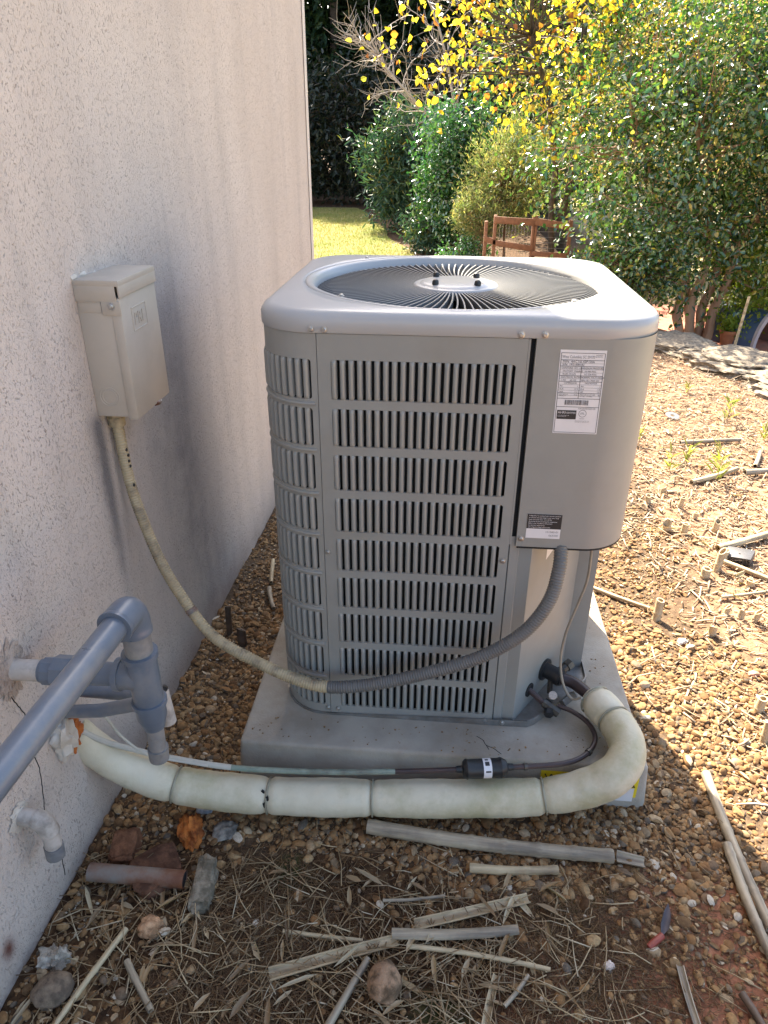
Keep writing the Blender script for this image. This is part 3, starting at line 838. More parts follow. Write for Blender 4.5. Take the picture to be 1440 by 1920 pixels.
# --- screws
def screw(c, nrm, parent, r=.0055, name='screw'):
    c = Vector(c); nrm = Vector(nrm).normalized(); mb = MB()
    q_ = nrm.to_track_quat('Z', 'Y'); vv = []; ff = []
    pr = [(1.25, 0.0), (1.25, .0012), (.85, .0014), (.85, .0040), (.6, .0048)]
    for rr, z in pr:
        for a in range(10): vv.append(c + q_ @ Vector((r * rr * math.cos(R(36 * a)), r * rr * math.sin(R(36 * a)), z)))
    ff = [(i * 10 + a, i * 10 + (a + 1) % 10, i * 10 + 10 + (a + 1) % 10, i * 10 + 10 + a) for i in range(len(pr) - 1) for a in range(10)] + [tuple(range(40, 50))]
    mb.add(vv, ff); return mb.build(name, M['screw'], parent, sharp=30)
for x, z, y in ((-.278, 1.101, -D2), (-.252, 1.100, -D2), (.123, 1.099, -D2), (.167, 1.1, -D2), (-.250, .141, -HY - .001), (.121, .133, -HY - .001), (.163, .131, -.3845), (.1275, .600, -HY - .001), (.162, .660, ey), (-.2755, .1415, -HY)):
    screw((x, y, z + OZ), (0, -1, 0), ac)
screw((-.2615, -HY - .001, .602 + OZ), (0, -1, 0), ac, .0045)
for x, y in ((-.248, .296), (-.247, -.245), (.252, .290), (.245, -.255)):
    screw((x * .965, y * .965, ZT - .001 + OZ), (0, 0, 1), ac, .0055, 'grille_screw')

# --- rating label
def lm(x0, z0, skew, off):
    return lambda x, y: (x0 + x + skew * y, ey - off, z0 + y + OZ)
RW, RH = .0865, .168
rl0 = lm(.2015, .9055, -.018, .0006)
rl = MB().add(rect(rl0, 0, 0, RW, RH), [(0, 1, 2, 3)]).build('rating_label', M['white'], ac, smooth=False)
f1 = lm(.2015, .9055, -.018, .0010)
lines = MB()
def hl(y, x0=.0025, x1=RW - .0025, w=.00045): lines.add(rect(f1, x0, y - w, x1, y + w), [(0, 1, 2, 3)])
def vl(x, y0, y1, w=.00045): lines.add(rect(f1, x - w, y0, x + w, y1), [(0, 1, 2, 3)])
for y in (.0025, .162, .1485, .1365, .118, .1065, .0835, .0725, .0555): hl(y)
for y in (.1425, .1305, .1245, .1125, .1005, .0945, .0890, .0785): hl(y, w=.00018)
vl(.0025, .0025, .162); vl(RW - .0025, .0025, .162); vl(.0425, .0725, .1365)
lines.build('table_lines', M['ink'], rl, smooth=False)
T = [('M/N  4AC16L42P-50A', .006, .1435, .0062, 'LEFT', 1.05), ('S/N  1921J08182', .006, .1378, .0058, 'LEFT', 1.05),
     ('CONTAINS HFC: 410A', .005, .1315, .0048, 'LEFT', .9), ('DESIGN PRESSURE', .047, .1315, .0048, 'LEFT', .95),
     ('FACTORY CHARGE', .008, .1255, .0046, 'LEFT', .95), ('HI 446 PSIG', .049, .1255, .0046, 'LEFT', .95),
     ('8 LBS 10 OZS', .008, .1197, .0046, 'LEFT', .95), ('LO 236 PSIG', .049, .1197, .0046, 'LEFT', .95),
     ('ELECTRICAL RATING', .006, .1137, .0046, 'LEFT', .9), ('NOMINAL VOLTS 208/230', .044, .1137, .0044, 'LEFT', .85),
     ('1 PH      60 HZ', .006, .1077, .0046, 'LEFT', 1), ('MIN 197 / MAX 253', .044, .1077, .0046, 'LEFT', .9),
     ('COMPRESSOR', .012, .1020, .0044, 'LEFT', .9), ('FAN MOTOR', .052, .1020, .0044, 'LEFT', .9),
     ('PH', .005, .0958, .0042, 'LEFT', 1), ('1', .040, .0958, .0042, 'RIGHT', 1), ('PH', .045, .0958, .0042, 'LEFT', 1), ('1', .082, .0958, .0042, 'RIGHT', 1),
     ('RLA', .005, .0902, .0042, 'LEFT', 1), ('17.9', .040, .0902, .0042, 'RIGHT', 1), ('FLA', .045, .0902, .0042, 'LEFT', 1), ('1.8', .082, .0902, .0042, 'RIGHT', 1),
     ('LRA', .005, .0845, .0042, 'LEFT', 1), ('112', .040, .0845, .0042, 'RIGHT', 1), ('HP', .045, .0845, .0042, 'LEFT', 1), ('1/4', .082, .0845, .0042, 'RIGHT', 1),
     ('MIN CIRCUIT\nAMPACITY', .005, .0797, .0030, 'LEFT', 1), ('25.4', .040, .0785, .0040, 'RIGHT', 1), ('MAX FUSE OR CKT. BKR\nPER NEC / SUITABLE', .045, .0797, .0030, 'LEFT', .9), ('40', .083, .0785, .0040, 'RIGHT', 1),
     ('FOR OUTDOOR USE', .045, .0510, .0040, 'LEFT', .9), ('ETL', .0545, .0405, .0055, 'CENTER', .9), ('Intertek', .0545, .0310, .0028, 'CENTER', 1)]
text_mesh(T, f1).build('lettering', M['ink'], rl, smooth=False)
text_mesh([('West Columbia, SC 29170', .0045, .1520, .0080, 'LEFT', .70), ('ASSEMBLED\nIN MEXICO', .073, .1575, .0032, 'CENTER', .8),
           ('CONFORMS TO UL STD 1995\nCERTIFIED TO CAN/CSA STD', .0545, .0260, .0024, 'CENTER', .9)], f1).build('grey_lettering', M['inkgrey'], rl, smooth=False)
bar = MB(); x = .018
while x < .062:
    w = rnd.choice((.0004, .0006, .0010)); bar.add(rect(f1, x, .0595, x + w, .0695), [(0, 1, 2, 3)]); x += w + rnd.choice((.0005, .0008, .0011))
bar.build('barcode', M['ink'], rl, smooth=False)
MB().add(rect(f1, .005, .030, .0425, .0485), [(0, 1, 2, 3)]).build('certification_mark', M['ink'], rl, smooth=False)
f2 = lm(.2015, .9055, -.018, .0014)
text_mesh([('AHRI', .0065, .0415, .0068, 'LEFT', 1.0), ('CERTIFIED', .0225, .0417, .0048, 'LEFT', .85), ('www.ahridirectory.org\nUnitary Small AC', .0065, .0372, .0024, 'LEFT', 1)], f2).build('white_lettering', M['white'], rl, smooth=False)
mb = MB(); vv = []
for a in range(25):
    for r in (.0068, .0075): vv.append(f1(.0545 + r * math.cos(R(15 * a)), .0423 + r * math.sin(R(15 * a))))
mb.add(vv, [(2 * a, 2 * a + 2, 2 * a + 3, 2 * a + 1) for a in range(24)]); mb.build('ring_mark', M['ink'], rl, smooth=False)
# --- notice label
n0 = lm(.171, .663, .0, .0006); NW, NH = .0725, .0585
nl = MB().add(rect(n0, 0, 0, NW, NH), [(0, 1, 2, 3)]).build('notice_label', M['white'], ac, smooth=False)
MB().add(rect(lm(.171, .663, .0, .0010), 0, .0235, NW, NH), [(0, 1, 2, 3)]).build('black_field', M['ink'], nl, smooth=False)
T = ['Compressor is equipped with internal overload', 'protection and may restart at any time. Keep', 'hands and tools clear. Turn off the', 'disconnect before servicing this equipment.', 'Refer to the installation instructions', 'for electrical supply wiring', 'and refrigerant charge requirements']
text_mesh([(t, .003, .0535 - k * .0046, .0040, 'LEFT', .86 if k < 5 else .8) for k, t in enumerate(T)], lm(.171, .663, .0, .0013)).build('white_lettering', M['white'], nl, smooth=False)
text_mesh([('101580-01', .069, .0140, .0066, 'RIGHT', 1), ('063300', .068, .0055, .0066, 'RIGHT', 1)], lm(.171, .663, 0, .0010)).build('lettering', M['inkgrey'], nl, smooth=False)

# --- service valves
def cylp(name, a, b, r, mat, parent, n=16, r2=None, dz=OZ):
    a = (a[0], a[1], a[2] + dz); b = (b[0], b[1], b[2] + dz)
    return MB().cyl(a, b, r, n, r2).build(name, mat, parent)
dn = Vector((B[1] - A[1], -(B[0] - A[0]), 0)).normalized()
pS = Vector((.275, -.246, .195)); pL = Vector((.232, -.3105, .178))
vs1 = cylp('suction_valve', pS - dn * .005, pS + dn * .007, .030, M['black'], ac, 24)
vq = pS + dn * .008
def sub(name, a, b, r, mat, parent, n=14, r2=None): return cylp(name, a, b, r, mat, parent, n, r2)
sub('valve_body', pS + dn * .004, pS + dn * .055 + Vector((0, 0, -.004)), .0205, M['black'], vs1)
sub('valve_collar', pS + dn * .040 + Vector((0, 0, -.003)), pS + dn * .050 + Vector((0, 0, -.004)), .0235, M['black'], vs1)
sub('valve_stem', pS + dn * .035, pS + dn * .035 + Vector((.030, .022, .012)), .011, M['brass'], vs1, 8)
sub('valve_cap', pS + dn * .035 + Vector((.028, .02, .011)), pS + dn * .035 + Vector((.040, .03, .016)), .015, M['brass'], vs1, 6)
sub('service_port', pS + dn * .022 + Vector((0, 0, -.012)), pS + dn * .03 + Vector((-.008, -.02, -.05)), .0075, M['brass'], vs1, 8)
vs2 = cylp('liquid_valve', pL - dn * .005, pL + dn * .003, .019, M['gasket'], ac, 20)
e2 = Vector((.290, -.345, .152))
sub('valve_tube', pL, e2 + Vector((-.02, .006, .008)), .0075, M['copper_dark'], vs2, 10)
sub('valve_body', e2 + Vector((-.022, .010, .010)), e2 + Vector((.016, -.010, -.006)), .0125, M['brass'], vs2, 8)
sub('valve_cap', e2 + Vector((-.008, .0, .0)), e2 + Vector((-.012, -.022, -.004)), .0115, M['black'], vs2, 6)
sub('bright_nut', e2 + Vector((.004, .026, .014)), e2 + Vector((.000, .014, .030)), .011, M['screw'], vs2, 10)
sub('mount_bracket', e2 + Vector((.028, .022, -.002)), e2 + Vector((.060, .052, .004)), .0115, M['steel'], vs2, 4)

# ------------------------------------------------------------------ disconnect box on the wall
BX, BY, BZ = -0.715, -0.24, 0.89
dbox = empty('disconnect_box', 'beige metal electrical disconnect box mounted on the stucco wall', 'electrical box', (BX, BY, BZ))
bx0, bx1, by0, by1, bh = -.0465, .0440, -.094, .094, .285       # local
mb = MB(); mb.box((bx0, by0, 0), (bx1 - .020, by1, bh - .012)); mb.build('enclosure', M['box_paint'], dbox, bevel=.0015)
# hinged cover : front with returned side flanges
mb = MB(); mb.box((bx1 - .022, by0 - .002, -.006), (bx1, by1 + .002, bh - .034)); cov = mb.build('cover', M['box_paint'], dbox, bevel=.003)
mb = MB(); mb.box((bx0, by0 - .004, bh - .012), (bx1 + .003, by1 + .004, bh)); mb.box((bx1 - .001, by0 - .004, bh - .034), (bx1 + .003, by1 + .004, bh - .010))
mb.box((bx0, by0 - .004, bh - .042), (bx1 - .006, by0 - .0005, bh - .010)); mb.box((bx0 + .052, by0 - .0042, bh - .068), (bx1 + .001, by0 - .0006, bh - .040))
mb.box((bx0, by1 + .0005, bh - .042), (bx1 - .006, by1 + .004, bh - .010))
hood = mb.build('rain_hood', M['box_paint'], dbox, bevel=.0012)
mb = MB(); mb.box((bx0 + .004, by0 - .0012, bh - .064), (bx0 + .05, by0 + .001, bh - .042)); mb.build('side_step', M['box_paint'], dbox, bevel=.0006)
screw((bx1 - .018, by0 - .004, bh - .050), (0, -1, 0), dbox, .0065)
# knockout rings on the side
for r in (.021, .0155):
    P = [(bx0 + .034 + r * math.cos(R(a)), by0 - .0001, .044 + r * math.sin(R(a))) for a in range(0, 361, 15)]
    MB().tube(P, .0009, 6, cap=False).build('knockout', M['box_paint'], dbox)
# embossed plate and letters on the front
pf_ = lambda o: (lambda x, y: (bx1 + o, x, y))
P = [(bx1 + .0003, -.048, .175), (bx1 + .0003, .026, .175), (bx1 + .0003, .026, .222), (bx1 + .0003, -.048, .222), (bx1 + .0003, -.048, .175)]
mb = MB()
for a, b in zip(P[:-1], P[1:]): mb.tube([a, b], .0013, 6)
mb.build('embossed_frame', M['box_paint'], cov)
tm = text_mesh([('PRE', -.011, .1855, .037, 'CENTER', .95)], pf_(.0002))
tv = list(tm.v); tf = list(tm.f); nn = len(tv)
tm.v = tv + [(x + .0014, y, z) for x, y, z in tv]
tm.f = [tuple(i + nn for i in f) for f in tf]
ec_ = {}
for f in tf:
    for a, b in zip(f, f[1:] + f[:1]): ec_[(a, b)] = 1
for (a, b) in ec_:
    if (b, a) not in ec_: tm.f.append((a, b, b + nn, a + nn))
tm.build('embossed_letters', M['box_paint'], cov, smooth=False)
lump('chipped_latch', (bx1 - .004, .022, -.006), (.008, .016, .006), M['rust'], dbox, 4, 2, .4)
lump('white_plug', (bx1 - .008, .040, -.007), (.008, .010, .006), M['white'], dbox, 6, 2, .3)
P = [(bx0 - .004, by0 + .188 * t - .004, bh + .001 + .003 * math.sin(9 * t)) for t in np.linspace(0, 1, 14)]
MB().tube(P, [.006 + .003 * math.sin(i * 2.1) for i in range(14)], 8).build('caulk_bead', M['caulk'], dbox)

# ------------------------------------------------------------------ flexible conduit from box to unit
cpts = [(-.741, -.295, .870), (-.738, -.298, .801), (-.732, -.303, .724), (-.717, -.310, .645), (-.678, -.330, .527), (-.624, -.352, .430), (-.552, -.380, .347), (-.443, -.410, .302),
        (-.336, -.428, .267), (-.258, -.4365, .259), (-.154, -.440, .279), (-.029, -.440, .322), (.091, -.440, .378), (.180, -.438, .449), (.230, -.425, .526), (.248, -.400, .594), (.252, -.372, .640)]
cond = empty('flexible_conduit', 'ribbed flexible conduit drooping from disconnect box, cream painted then bare grey', 'conduit', (-.741, -.295, .870))
CO = np.array(cond.location)
P, s = resample(spline(cpts, 14), .0016)
rad = np.interp(P[:, 0], [-.75, -.6, -.2], [.0122, .0134, .0150]) + .0010 * np.sin(s * 2 * np.pi / .0062)
cut = np.searchsorted(s, s[np.argmin(np.abs(P[:, 0] + .262))])
def piece(name, a, b, mat, extra=0):
    V, F, caps = tube_arr(P[a:b] - CO, rad[a:b] + extra, 14)
    return ob(name, mesh_np(name, V, np.array(F)), mat, cond)
piece('painted_section', 0, cut, M['conduit_cream']); piece('bare_section', cut - 1, len(P), M['conduit_grey'])
a = np.argmin(np.abs(P[:, 2] - .405) + (P[:, 0] > -.5)); piece('rust_band', a - 4, a + 5, M['rust'], .0009)
mb = MB(); mb.cyl((0, 0, .022), (0, 0, .004), .018, 6).cyl((0, 0, .006), (0, 0, -.014), .0185, 16); mb.build('connector', M['conduit_cream'], cond)
for k, (zz_, aa) in enumerate(((.80, 2.2), (.785, 2.5), (.772, 2.3), (.760, 2.6), (.715, 1.2))):
    c = int(np.argmin(np.abs(P[:, 2] - zz_) + (P[:, 0] > -.6) * 9)); q_ = P[c] - CO + np.array((.0118, -.006 + .004 * math.sin(aa * 3), 0))
    lump('paint_chip', tuple(q_), (.0022, .004, .004), M['black'], cond, k + 30, 2, .5)
# torn edge of the paint
for k in range(7):
    a = cut + k * 3; V, F, caps = tube_arr(P[a:a + 3] - CO, rad[a:a + 3] + .0005, 14)
    F = [f for f in F if (f[0] % 14) in (2, 3, 4, 5, 6)[:5 - k // 2]]
    ob('paint_flake', mesh_np('paint_flake', V, np.array(F)), M['conduit_cream'], cond)

# ------------------------------------------------------------------ painted drain pipes
dp = empty('drain_pipe', 'blue grey painted plastic drain pipe with elbow and tee coming out of the wall', 'pipe', (-.53, -.79, .575))
DO = Vector((-.53, -.79, .575))
def dpp(name, pts, r, mat, n=24):
    mb = MB(); mb.tube([tuple(Vector(p) - DO) for p in pts], r, n); return mb.build(name, mat, dp)
wx_ = wall_x(-.79)
dpp('wall_pipe', [(wx_ - .02, -.79, .570), (wx_ + .075, -.79, .572)], .0195, M['pvc_wall'])
dpp('pipe', [(wx_ + .055, -.79, .5715), (-.545, -.79, .5745)], .0215, M['pvc'])
dpp('hex_adapter', [(wx_ + .082, -.79, .572), (wx_ + .118, -.79, .572)], .0305, M['pvc'], 8)
dpp('adapter_sleeve', [(wx_ + .062, -.79, .572), (wx_ + .083, -.79, .572)], .0255, M['pvc'], 10)
dpp('tee', [(-.5305, -.79, .622), (-.5305, -.79, .6205), (-.5295, -.79, .516), (-.5295, -.79, .5145)], [.0265, .0275, .0270, .0265], M['pvc'])
dpp('tee_branch', [(-.572, -.79, .5745), (-.571, -.79, .5745), (-.535, -.79, .5745)], [.0255, .0268, .0268], M['pvc'])
dpp('tee_collar', [(-.5305, -.79, .628), (-.5305, -.79, .618)], .0315, M['pvc'])
dpp('tee_collar', [(-.5295, -.79, .520), (-.5295, -.79, .511)], .0315, M['pvc'])
dpp('tee_collar', [(-.580, -.79, .5745), (-.570, -.79, .5745)], .0305, M['pvc'])
dpp('riser', [(-.530, -.79, .70), (-.5305, -.79, .61)], .0240, M['pvc_worn'])
el = spline([(-.5305, -.790, .672), (-.5305, -.791, .700), (-.5312, -.803, .7195), (-.5325, -.826, .7225), (-.5345, -.848, .7225)], 8)
dpp('elbow', el, [.0295] * 3 + [.0285] * (len(el) - 6) + [.0300] * 3, M['pvc'])
dpp('long_pipe', [(-.533, -.83, .7225), (-.575, -1.55, .7205)], .0218, M['pvc'])
dpp('reducer', [(-.5295, -.79, .515), (-.5295, -.79, .480), (-.529, -.79, .468), (-.529, -.79, .455)], [.0275, .0270, .0225, .0200], M['pvc'])
dpp('outlet', [(-.529, -.79, .462), (-.531, -.79, .385)], [.0165, .0155], M['pvc_worn'])
dpp('outlet_collar', [(-.5305, -.79, .400), (-.5315, -.79, .372)], [.0195, .0185], M['pvc_worn'])
dpp('side_pipe', [(-.77, -.70, .385), (-.66, -.735, .43), (-.545, -.772, .495)], .0135, M['pvc'])
dp2 = empty('condensate_pipe', 'thin blue grey drain pipe running behind the tee to an open end', 'pipe', (-.772, -.655, .405))
O2 = Vector((-.772, -.655, .405))
mb = MB(); mb.tube([tuple(Vector(p) - O2) for p in [(-.778, -.655, .405), (-.66, -.672, .418), (-.555, -.69, .430)]], .0135, 18); mb.build('pipe', M['pvc'], dp2)
mb = MB(); mb.tube([tuple(Vector(p) - O2) for p in [(-.556, -.691, .452), (-.548, -.695, .372)]], .0165, 20, cap=False); mb.build('open_end', M['pvc_wall'], dp2)
mb = MB(); mb.tube([tuple(Vector(p) - O2) for p in [(-.556, -.691, .450), (-.5483, -.6948, .376)]], .0140, 20); mb.build('bore', M['gasket'], dp2)
# low outlet elbow
lo = empty('outlet_elbow', 'small pale grey outlet elbow low on the wall pointing down', 'pipe elbow', (-.778, -.885, .297))
el = np.array(spline([(-.790, -.885, .298), (-.755, -.885, .297), (-.737, -.885, .291), (-.726, -.885, .268), (-.7255, -.885, .245), (-.728, -.885, .195)], 7)) - np.array((-.778, -.885, .297))
MB().tube(el, [.0165] * 10 + [.0185] * 14 + [.0160] * (len(el) - 24), 18).build('elbow', M['pvc_wall'], lo)
MB().tube(el[-5:] * 1.0, [.0178] * 5, 18).build('worn_collar', M['pvc_worn'], lo)

# ------------------------------------------------------------------ insulated suction line
sl = empty('insulated_line', 'thick cream jacketed insulated refrigerant line lying in front of the pad', 'insulated pipe', (-.141, -.585, .02))
SO = np.array((-.141, -.585, .02))
spts = [(-.790, -.648, .285), (-.752, -.634, .205), (-.683, -.620, .135), (-.575, -.614, .092), (-.389, -.604, .070), (-.141, -.585, .064), (.107, -.566, .066), (.257, -.556, .078), (.353, -.549, .108),
        (.410, -.536, .142), (.441, -.497, .165), (.440, -.442, .176), (.418, -.386, .180), (.386, -.326, .182)]
P, s = resample(spline(spts, 14), .006)
L = s[-1]
def nearx(x, tail=False):
    k = np.arange(len(P)); sel = np.abs(P[:, 0] - x) + (0 if not tail else (k < len(P) * .75) * 9)
    return int(np.argmin(sel))
cuts = [0, nearx(-.60), nearx(-.383), nearx(-.145), nearx(.252), nearx(.425), nearx(.393, True), len(P) - 1]
for a, b in zip(cuts[:-1], cuts[1:]):
    q_ = P[a:b + 1] - SO; t = np.linspace(0, 1, len(q_))
    ra = .0415 + .0018 * np.sin(t * math.pi) - .0055 * np.exp(-(np.minimum(t, 1 - t) * len(q_)) ** 2 / 2.0) + .0007 * np.sin(s[a:b + 1] * 31) + .0005 * np.sin(s[a:b + 1] * 113)
    if a == 0: ra = ra * np.linspace(.80, 1, len(q_))
    if b == len(P) - 1: ra = ra * np.linspace(.93, .84, len(q_))
    MB().tube(q_, ra, 30).build('jacket_section', M['insul'], sl)
for c in cuts[1:-1]:
    ang_ = np.linspace(0, 2 * np.pi, 25)
    _, T_, N_, B_ = frames(P[max(0, c - 2):c + 3])
    Q = [P[c] - SO + .0405 * (math.cos(a) * N_[2] + math.sin(a) * B_[2]) + T_[2] * .0015 * math.sin(a * 2) for a in ang_]
    MB().tube(Q, .0022, 6, cap=False).build('cable_tie', M['insul_line'], sl)
# bare suction pipe end into the valve
Q = np.array([tuple(pS + dn * .05 + Vector((0, 0, -.004))), (.350, -.288, .187), (.392, -.336, .181)]) - SO
MB().tube(spline(Q, 6), .0155, 16).build('bare_pipe', M['copper_dark'], sl)
for k in range(3):
    c = cuts[2] + rnd.randint(-2, 2); a = .5 + k * .35
    lump('jacket_tear', tuple(P[c] - SO + np.array((.0, -.0385 * math.cos(a - .2), .0385 * math.sin(a - .2)))), (.004, .002, .009), M['gasket'], sl, k, 2, .6)

# ------------------------------------------------------------------ liquid line with filter drier
ll = empty('liquid_line', 'thin greenish copper line with black filter drier above the cream jacketed line', 'copper pipe', (.113, -.552, .1195))
LO = np.array((.113, -.552, .1195))
lpts = [(-.770, -.662, .300), (-.729, -.640, .245), (-.676, -.612, .195), (-.621, -.600, .168), (-.46, -.594, .141), (-.264, -.585, .137), (-.093, -.571, .139), (.053, -.559, .146),
        (.112, -.551, .148), (.176, -.541, .146), (.288, -.516, .140), (.348, -.486, .140), (.381, -.439, .145), (.374, -.391, .150), (.340, -.357, .155), (.303, -.340, .157)]
P, s = resample(spline(lpts, 12), .008)
i1 = int(np.argmin(np.abs(P[:, 0] + .47))); i2 = int(np.argmin(np.abs(P[:, 0] + .09))); i3 = int(np.argmin(np.abs(P[:, 0] - .09)))
MB().tube(P[:i1 + 1] - LO, .0068, 10).build('cream_tube', M['tube_cream'], ll)
MB().tube(P[i1:i2 + 1] - LO, .0066, 10).build('green_tube', M['copper_green'], ll)
MB().tube(P[i2:] - LO, .0062, 10).build('dark_tube', M['copper_dark'], ll)
for x in (.20, .355):
    k = int(np.argmin(np.abs(P[:, 0] - x) + (np.arange(len(P)) < i3) * 9)); MB().tube(P[k:k + 2] - LO, .0085, 10).build('braze_joint', M['brass'], ll)
d = np.array((.176 - .053, .018, .0)); d /= np.linalg.norm(d); c0 = np.array((.113, -.5508, .1475))
prof_d = [(-.066, .0075), (-.053, .0085), (-.051, .0165), (-.046, .0215), (-.042, .0232), (-.039, .0215), (.030, .0215), (.036, .0232), (.041, .0215), (.049, .0165), (.053, .0085), (.066, .0075)]
Q = np.array([c0 + d * t for t, _ in prof_d]) - LO
fd = MB().tube(Q, [r for _, r in prof_d], 26).build('filter_drier', M['black'], ll, sharp=30)
Q = np.array([c0 + d * t for t in (-.006, .013)]) - LO
MB().tube(Q, .0219, 26, cap=False).build('drier_label', M['white'], fd)
mb = MB(); perp = np.cross(d, (0, 0, 1))
for k, (t, w, a0, a1) in enumerate(((.000, .010, 60, 85), (.001, .007, 95, 108), (.0005, .012, 20, 30))):
    vv = []
    for a in np.linspace(a0, a1, 5):
        for tt in (t, t + w):
            vv.append(c0 + d * (tt - .002) + .0222 * (math.cos(R(a)) * perp + math.sin(R(a)) * np.array((0, 0, 1))) - LO)
    mb.add(vv, [(2 * i, 2 * i + 2, 2 * i + 3, 2 * i + 1) for i in range(4)])
mb.build('drier_print', M['ink'], fd)

# control wires
cw = empty('control_wire', 'thin beige control wire hanging from the electrical cover to the valves', 'wire', (.333, -.30, .64))
P = spline([(.333, -.298, .645), (.337, -.300, .521), (.324, -.302, .447), (.305, -.305, .361), (.299, -.315, .287), (.309, -.333, .226), (.331, -.352, .195), (.352, -.368, .212)], 10) - np.array((.333, -.30, .64))
MB().tube(P, .0032, 8).build('cable', M['wire'], cw)
cw2 = empty('low_voltage_wire', 'thin grey wire looping from the wall over the cream jacketed line', 'wire', (-.704, -.652, .33))
P = spline([(-.760, -.655, .36), (-.712, -.652, .335), (-.692, -.640, .27), (-.664, -.632, .222), (-.640, -.614, .180), (-.60, -.604, .163), (-.52, -.604, .152)], 10) - np.array((-.704, -.652, .33))
MB().tube(P, .0030, 8).build('cable', M['tube_cream'], cw2)

# ------------------------------------------------------------------ pea gravel
def ico(sub):
    bm = bmesh.new(); bmesh.ops.create_icosphere(bm, subdivisions=sub, radius=1.0)
    V = np.array([v.co[:] for v in bm.verts]); F = np.array([[v.index for v in f.verts] for f in bm.faces]); bm.free(); return V, F
def pebbles(name, x, y, size, sub, mat, lift=.3, variants=24):
    V0, F0 = ico(sub); n = len(x)
    var = []
    for k in range(variants):
        q_ = rng.normal(0, 1, (5, 3)); q_ /= np.linalg.norm(q_, axis=1, keepdims=True); w = rng.uniform(-.62, .22, 5)
        r = 1 + sum(w[i] * np.clip(V0 @ q_[i], 0, 1) ** 2 for i in range(5)); var.append(V0 * r[:, None])
    var = np.array(var); pick = rng.integers(0, variants, n)
    Vv = var[pick]                                                  # n,m,3
    sc = np.stack([size * rng.uniform(.9, 1.45, n), size * rng.uniform(.75, 1.05, n), size * rng.uniform(.5, .85, n)], 1)
    Vv = Vv * sc[:, None]
    a = rng.uniform(0, 2 * np.pi, n); b = rng.normal(0, .35, n)
    ca, sa, cb, sb = np.cos(a), np.sin(a), np.cos(b), np.sin(b)
    X, Y_, Z = Vv[..., 0], Vv[..., 1], Vv[..., 2]
    Y2 = Y_ * cb[:, None] - Z * sb[:, None]; Z2 = Y_ * sb[:, None] + Z * cb[:, None]
    X3 = X * ca[:, None] - Y2 * sa[:, None]; Y3 = X * sa[:, None] + Y2 * ca[:, None]
    z = ground_h(x, y) + size * lift * rng.uniform(.0, 1.6, n)
    W = np.stack([X3 + x[:, None], Y3 + y[:, None], Z2 + z[:, None]], -1).reshape(-1, 3)
    F = (F0[None] + (np.arange(n) * len(V0))[:, None, None]).reshape(-1, F0.shape[1])
    return ob(name, mesh_np(name, W, F, True, 26), mat)
m, nt, nodes, bs = newmat('pea_gravel')
g = nodes.new('ShaderNodeNewGeometry')
pc = ramp(nt, g.outputs['Random Per Island'], [(0, (0.10, 0.055, 0.027)), (.16, (0.26, 0.14, 0.06)), (.34, (0.36, 0.22, 0.10)), (.50, (0.17, 0.10, 0.048)), (.64, (0.40, 0.27, 0.135)), (.76, (0.13, 0.11, 0.088)), (.88, (0.30, 0.17, 0.07)), (.96, (0.46, 0.36, 0.23)), (1, (0.56, 0.50, 0.40))])
v = coords(nt); f = nz(nt, v, 160, 4, .65)
pc = mix(nt, .55, pc, ramp(nt, f, [(.3, (.35, .32, .3)), (.7, (1.25, 1.2, 1.15))]), 'MULTIPLY')
nt.links.new(pc, bs.inputs['Base Color']); bs.inputs['Roughness'].default_value = .85; bs.inputs['Specular IOR Level'].default_value = .2
bump(nt, bs, nz(nt, v, 420, 4, .65), .35, .0012)
M['gravel'] = m
def scatter(n, x0, x1, y0, y1): return rng.uniform(x0, x1, n), rng.uniform(y0, y1, n)
def dens(x, y):
    d = np.ones_like(x)
    d *= (x > WX + np.tan(WYAW) * y + .004)
    inpad = (x > -.475) & (x < .497) & (y > -.485) & (y < .545); d *= ~inpad
    fbn = fbm(x * 4, y * 4, 3, 21)
    lower = smooth01(-.76, -.66, y + .10 * fbn + .02 * np.sin(x * 9))
    rightfront = smooth01(.33, .52, x + .12 * fbn) * smooth01(-1.12, -.60, y)
    leftfront = .42 * smooth01(-.42, -.60, x + .1 * fbn)
    d *= np.maximum.reduce([lower, rightfront * .85, leftfront, np.full_like(x, .05) + .10 * (fbn > .15)])
    rb = .93 - .03 * y.clip(-1, 2)
    d *= 1 - .97 * smooth01(-.12, .22, x - rb * .92 + .35 * fbn)
    d *= 1 - smooth01(2.3, 2.9, y)
    return d
x, y = scatter(54000, -.86, 1.3, -1.2, .25); k = rng.random(len(x)) < dens(x, y); x, y = x[k], y[k]
sz = rng.lognormal(math.log(.0053), .42, len(x)).clip(.0025, .015)
o = pebbles('gravel', x, y, sz, 2, M['gravel']); tag(o, 'brown and tan pea gravel covering the ground round the concrete pad', 'gravel', kind='stuff')
x, y = scatter(54000, -.86, 1.6, .25, 2.9); k = rng.random(len(x)) < dens(x, y); x, y = x[k], y[k]
sz = rng.lognormal(math.log(.0057), .40, len(x)).clip(.003, .015)
o = pebbles('gravel', x, y, sz, 1, M['gravel']); tag(o, 'pea gravel farther back between the wall and the sunlit dirt', 'gravel', kind='stuff')

